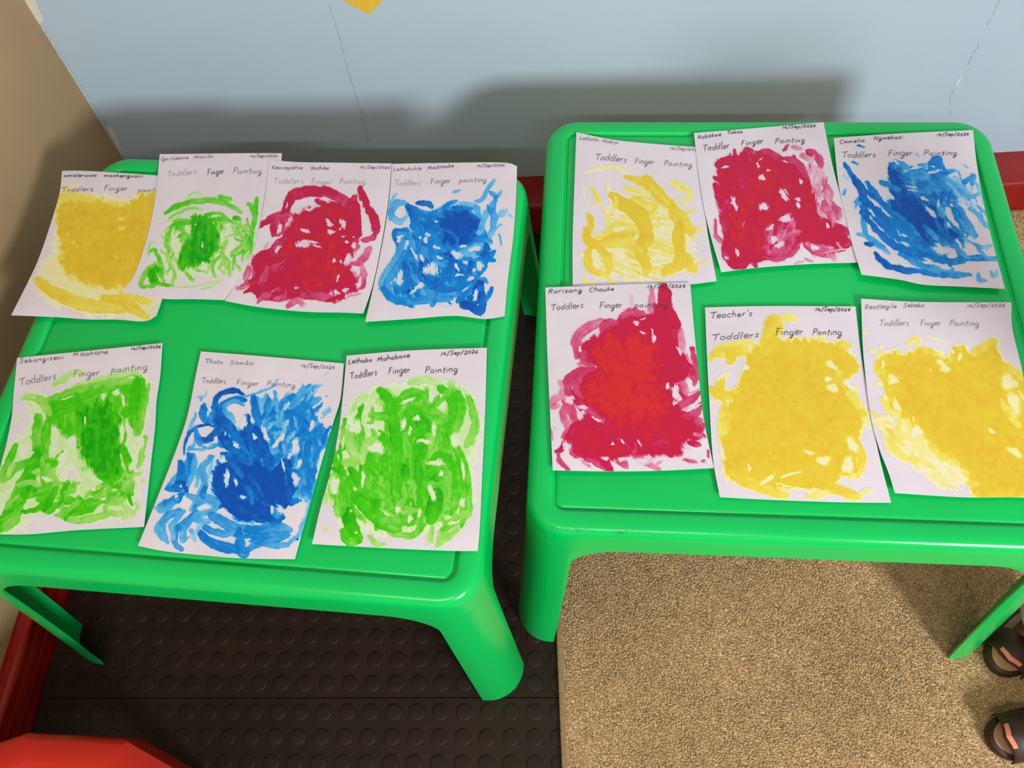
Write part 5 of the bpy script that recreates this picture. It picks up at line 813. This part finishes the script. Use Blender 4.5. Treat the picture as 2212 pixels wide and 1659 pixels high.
# ------------------------------------------------------------------ red stool by the left wall
m_red = plastic('red_plastic', '#c4281c', '#b82018')
CHR = 1.0
def oct_ring(hw, hd, ch, z):
    """octagon: rectangle with cut corners, three points per cut for a slightly softened edge"""
    P = []
    for sx, sy in ((1, 1), (-1, 1), (-1, -1), (1, -1)):
        a, b = (sx*hw, sy*(hd-ch*CHR)), (sx*(hw-ch), sy*hd)
        if sx*sy < 0: a, b = b, a
        for t in (0, .04, .5, .96, 1): P.append((a[0]+(b[0]-a[0])*t, a[1]+(b[1]-a[1])*t, z))
    return P
def make_stool(loc, rz, W, D, H):
    root = empty('stool', loc, rz); tag(root, 'red plastic child\'s stool with cut corners, low by the left wall', 'stool')
    hw, hd, ch = W/2, D/2, .105
    R_ = [oct_ring(hw-.09, hd-.09, ch-.045, H-.007), oct_ring(hw-.048, hd-.048, ch-.022, H-.007), oct_ring(hw-.043, hd-.043, ch-.020, H-.004), oct_ring(hw-.036, hd-.036, ch-.016, H), oct_ring(hw-.012, hd-.012, ch-.005, H-.001),
          oct_ring(hw-.004, hd-.004, ch-.002, H-.005), oct_ring(hw, hd, ch, H-.014), oct_ring(hw+.003, hd+.003, ch, H-.045), oct_ring(hw-.001, hd-.001, ch, H-.045), oct_ring(hw-.008, hd-.008, ch-.003, H-.014), oct_ring(hw-.09, hd-.09, ch-.045, H-.014)]
    n = 20; V = [p for r in R_ for p in r]; Fc = [tuple(range(n)), tuple(range(10*n+n-1, 10*n-1, -1))]
    for a in range(len(R_)-1):
        for i in range(n): Fc.append((a*n+i, a*n+(i+1) % n, (a+1)*n+(i+1) % n, (a+1)*n+i))
    bm = bmesh.new(); bm.from_mesh(mesh_of(V, Fc)); bmesh.ops.recalc_face_normals(bm, faces=bm.faces[:])
    o = link('seat', bm_to(bm), m_red, root); o.data.set_sharp_from_angle(angle=math.radians(40))
    for sx in (1, -1):
        for sy in (1, -1):
            bm = bmesh.new(); L = []
            for z, s, off in ((H-.03, .036, .0), (H-.07, .030, .006), (H*.4, .024, .016), (.004, .02, .026), (0, .018, .026)):
                cx, cy = sx*(hw-.085+off), sy*(hd-.085+off); ring = []
                for k in range(12):
                    t = 2*math.pi*k/12; q = (abs(math.cos(t))**4+abs(math.sin(t))**4)**-.25
                    ring.append(bm.verts.new((cx+s*.8*q*math.cos(t), cy+s*.8*q*math.sin(t), z)))
                L.append(ring)
            for a, b in zip(L, L[1:]):
                for k in range(12): bm.faces.new((a[k], a[(k+1) % 12], b[(k+1) % 12], b[k]))
            bm.faces.new(L[-1]); bm.faces.new(L[0][::-1]); bmesh.ops.recalc_face_normals(bm, faces=bm.faces[:])
            link('leg', bm_to(bm), m_red, root)
    return root
SH = .27
A, B, Cc = un([(0, 1576), (272, 1592), (388, 1659)], SH)
ang = math.atan2(B[1]-A[1], B[0]-A[0]); ex, ey = math.cos(ang), math.sin(ang)
CHR = float(-((Cc[1]-B[1])*ex-(Cc[0]-B[0])*ey)/((Cc[0]-B[0])*ex+(Cc[1]-B[1])*ey)); print('CHR', CHR)
SW = .36; cx = B[0]+ex*(.105-SW/2)+ey*SW/2; cy = B[1]+ey*(.105-SW/2)-ex*SW/2
make_stool((cx, cy, .0), ang, SW, SW, SH)

# ------------------------------------------------------------------ toddler standing at the right edge, only the feet in view
def skin_mesh(joints, edges, radii, sub=2):
    """one continuous skin over a joint skeleton"""
    me = bpy.data.meshes.new('m'); me.from_pydata(joints, edges, []); o = bpy.data.objects.new('t', me); col.objects.link(o)
    m = o.modifiers.new('s', 'SKIN'); m.use_smooth_shade = True
    for v, r in zip(me.skin_vertices[0].data, radii): v.radius = r if isinstance(r, tuple) else (r, r)
    me.skin_vertices[0].data[0].use_root = True
    s = o.modifiers.new('u', 'SUBSURF'); s.levels = sub; s.render_levels = sub
    dg = bpy.context.evaluated_depsgraph_get(); dg.update(); out = bpy.data.meshes.new_from_object(o.evaluated_get(dg)); bpy.data.objects.remove(o); return out
m_skin = mat('brown_skin', '#6b3f2c', .5, noise=(14, '#5e3626'), bump=(180, .1, .001), sss=.05)
m_white = mat('white_cotton', '#dcdad2', .85, noise=(60, '#cfccc4'), bump=(240, .3, .001))
m_shirt = mat('coral_cotton', '#c9614c', .85, noise=(40, '#bd5744'), bump=(240, .3, .001))
m_shoe = mat('dark_brown_rubber', '#3d2418', .5, noise=(40, '#35200f'))
m_insole = mat('beige_insole', '#c99a72', .7, noise=(60, '#be9069'))
m_logo = mat('coral_print', '#f08a70', .6); m_logod = mat('coral_print_dark', '#b4553f', .6)  # second print colour is a darker coral
m_hair = mat('black_hair', '#0d0a09', .8, noise=(120, '#1a1412'), bump=(160, .8, .004))
zc = RH+.002
F1, F2 = np.array([.774, .330, zc]), np.array([.752, .182, zc])     # middle of each shoe on the carpet
H1, H2 = math.radians(218), math.radians(188)                       # where the toes point
def slide_shoe(c, hd, label):
    root = empty('sandal', tuple(c), hd); tag(root, label, 'shoe')
    def outline(L, Wd, n=40):
        P = []
        for k in range(n):
            t = 2*math.pi*k/n; x = math.cos(t)*L/2; y = math.sin(t)*Wd/2*(1+.12*math.cos(t)); P.append((math.copysign(abs(x/(L/2))**.85, x)*L/2, y))
        return P
    def slab(name, L, Wd, z0, z1, m, e=.003):
        R_ = [[(x, y, z0) for x, y in outline(L-e, Wd-e)], [(x, y, z0+e) for x, y in outline(L, Wd)], [(x, y, z1-e) for x, y in outline(L, Wd)], [(x, y, z1) for x, y in outline(L-2*e, Wd-2*e)]]
        n = 40; V = [p for r in R_ for p in r]; Fc = [tuple(range(n-1, -1, -1)), tuple(range(3*n, 4*n))]
        for a in range(3):
            for i in range(n): Fc.append((a*n+i, a*n+(i+1) % n, (a+1)*n+(i+1) % n, (a+1)*n+i))
        return link(name, mesh_of(V, Fc), m, root)
    slab('sole', .166, .078, 0, .018, m_shoe); slab('insole', .150, .064, .0165, .0195, m_insole, .001)
    # broad strap arched over the toes
    V, Fc = [], []; nu, nv = 12, 18
    def S(u, v, o=0):
        x = .062-.040*u; wd = .0375-.001*u; h = .030+.018*math.sin(math.pi*(.15+.6*u)); t = math.pi*v
        bx = x-.012*(1-abs(math.cos(t)))*(1-u)*-1
        return (bx+.0*o, (wd+o)*math.cos(t), .012+(h+o)*math.sin(t)**.8)
    for o_ in (0, -.003):
        for i in range(nu+1):
            for j in range(nv+1): V.append(S(i/nu, j/nv, o_))
    k = (nu+1)*(nv+1); w_ = nv+1
    for i in range(nu):
        for j in range(nv):
            a = i*w_+j; Fc += [(a, a+1, a+1+w_, a+w_), (k+a, k+a+w_, k+a+1+w_, k+a+1)]
    for j in range(nv): Fc += [(j, k+j, k+j+1, j+1), (nu*w_+j, nu*w_+j+1, k+nu*w_+j+1, k+nu*w_+j)]
    link('strap', mesh_of(V, Fc), m_shoe, root)
    V, Fc = [], []                                                  # coral lettering band along the strap's front edge
    st = root.children[-1]
    for i in range(2):
        for j in range(15): V.append(S(.05+.13*i, .34+.32*j/14, .0006))
    for j in range(14): Fc.append((j, j+1, 16+j, 15+j))
    lg = link('logo', mesh_of(V, Fc), m_logo, st, smooth=False); lg['label'] = 'coral printed lettering band'
    return root
slide_shoe(F1, H1, 'dark brown toddler sandal beside the right table\'s front leg, coral print on strap')
slide_shoe(F2, H2, 'dark brown toddler sandal on the open carpet, nearest the lower right corner')
def fwd(h): return np.array([math.cos(h), math.sin(h), 0])
an1, an2 = F1-fwd(H1)*.022+[0, 0, .062], F2-fwd(H2)*.045+[0, 0, .062]
mid = (an1+an2)/2; bx = np.array([.085, -.0, 0])       # the body leans a little away from the table
hipc = mid+np.array([.03, 0, .30]); side = np.array([-.25, 1, 0]); side /= np.linalg.norm(side); face = np.array([-side[1], side[0], 0])
J, E_, Rr = [], [], []
def add(p, r, par=None):
    J.append(tuple(map(float, p))); Rr.append(r)
    if par is not None: E_.append((par, len(J)-1))
    return len(J)-1
up = np.array([0, 0, 1.0])
pel = add(hipc, (.062, .075)); be = add(hipc+up*.10, (.066, .078), pel); chs = add(hipc+up*.20, (.062, .08), be); nk = add(hipc+up*.265, .032, chs); hd0 = add(hipc+up*.30, .04, nk)
hc = hipc+up*.39+face*-.005*-1; hd1 = add(hc-up*.03, (.070, .066), hd0); hd2 = add(hc+up*.03, (.072, .068), hd1); add(hc+up*.07, (.045, .045), hd2)
for s, an, F_, Hh in ((1, an1, F1, H1), (-1, an2, F2, H2)):
    hp = add(hipc+side*s*.045-up*.03, .050, pel); kn = add((hipc+side*s*.045+an)/2+face*.01-up*.015, .037, hp); ca = add(an+(np.array(J[kn])-an)*.55-face*.006, .034, kn)
    a_ = add(an, .022, ca); hl = add(F_-fwd(Hh)*.052+up*.036, .019, a_); md = add(F_+fwd(Hh)*.006+up*.040, (.027, .018), a_); ba = add(F_+fwd(Hh)*.036+up*.032, (.028, .012), md)
    sd = np.array([-math.sin(Hh), math.cos(Hh), 0])
    for q, (of, ln) in enumerate(((-.018, .024), (-.008, .027), (.001, .025), (.010, .022), (.018, .018))):
        add(F_+fwd(Hh)*(.036+ln)+sd*of*(1 if s > 0 else -1)+up*.027, .0062 if q else .008, ba)
    sh = add(hipc+up*.215+side*s*.075, .034, chs); el = add(hipc+up*.11+side*s*.125+face*.0, .025, sh); wr = add(hipc+up*.02+side*s*.14+face*.04, .017, el)
    pm = add(hipc-up*.02+side*s*.142+face*.05, (.020, .011), wr)
    for q, (of, ln) in enumerate(((-.014, .034), (-.005, .038), (.005, .036), (.014, .030))):
        f1 = add(np.array(J[pm])-up*ln*.6+face*(of+.006), .0052, pm); add(np.array(J[f1])-up*ln*.45+face*.004-side*s*.006, .0045, f1)
    t1 = add(np.array(J[pm])+face*.022-up*.004-side*s*.004, .006, pm); add(np.array(J[t1])+face*.006-up*.016, .005, t1)
body = link('person', skin_mesh(J, E_, Rr, 2), m_skin)
tag(body, 'toddler in white trousers standing past the right edge, feet in dark sandals', 'person')
def tube_on(name, pts, rad, m, seg=20, close=False):
    bm = bmesh.new(); L = []
    for i, (p, r) in enumerate(zip(pts, rad)):
        p = np.array(p); rx, ry = r if isinstance(r, tuple) else (r, r)
        L.append([bm.verts.new(tuple(p+side*ry*math.cos(2*math.pi*k/seg)*(1+.03*math.sin(5*k+i))+face*rx*math.sin(2*math.pi*k/seg)*(1+.03*math.sin(4*k+2*i)))) for k in range(seg)])
    for a, b in zip(L, L[1:]):
        for k in range(seg): bm.faces.new((a[k], a[(k+1) % seg], b[(k+1) % seg], b[k]))
    bmesh.ops.recalc_face_normals(bm, faces=bm.faces[:]); o = link(name, bm_to(bm), m, body); md_ = o.modifiers.new('th', 'SOLIDIFY'); md_.thickness = .003; md_.offset = 0; return o
for s, an in ((1, an1), (-1, an2)):
    kn = (hipc+side*s*.045+an)/2+face*.01-up*.015
    tube_on('trouser_leg', [an+up*.018, an+up*.022, an*.6+kn*.4, kn, hipc+side*s*.042-up*.04, hipc+side*s*.035], [.047, .048, .047, .048, .058, .06], m_white)
tube_on('trouser_waist', [hipc-up*.035, hipc, hipc+up*.05], [(.07, .09), (.075, .095), (.073, .09)], m_white)
tube_on('shirt', [hipc+up*.015, hipc+up*.10, hipc+up*.19, hipc+up*.235, hipc+up*.255], [(.085, .10), (.083, .098), (.078, .105), (.055, .075), (.04, .045)], m_shirt)
for s in (1, -1):
    A_ = hipc+up*.22+side*s*.06; B_ = hipc+up*.12+side*s*.118
    tube_on('sleeve', [A_, (A_+B_)/2, B_], [.040, .037, .036], m_shirt)
def ball(name, p, r, m, sc3=(1, 1, 1), par=body):
    bm = bmesh.new(); bmesh.ops.create_uvsphere(bm, u_segments=20, v_segments=12, radius=r)
    for v in bm.verts: q = np.array([v.co.x*sc3[0], v.co.y*sc3[1], v.co.z*sc3[2]]); v.co = tuple(np.array(p)+face*q[0]+side*q[1]+up*q[2])
    return link(name, bm_to(bm), m, par)
h0 = hc+up*.008
ball('hair', h0+up*.016-face*.010, .078, m_hair, (1, .97, .95))
for s in (1, -1):
    ball('eye', h0+face*.060+side*s*.026-up*.004, .009, mat('eye_white', '#e8e2da', .3)); ball('pupil', h0+face*.0665+side*s*.026-up*.004, .0042, mat('dark_iris', '#140d09', .2)); ball('ear', h0+side*s*.070-up*.012, .016, m_skin, (.6, .4, 1))
ball('nose', h0+face*.072-up*.020, .010, m_skin, (.8, 1.1, .8)); ball('lips', h0+face*.066-up*.040, .012, mat('lips', '#6e332c', .4), (.4, 1.3, .45))
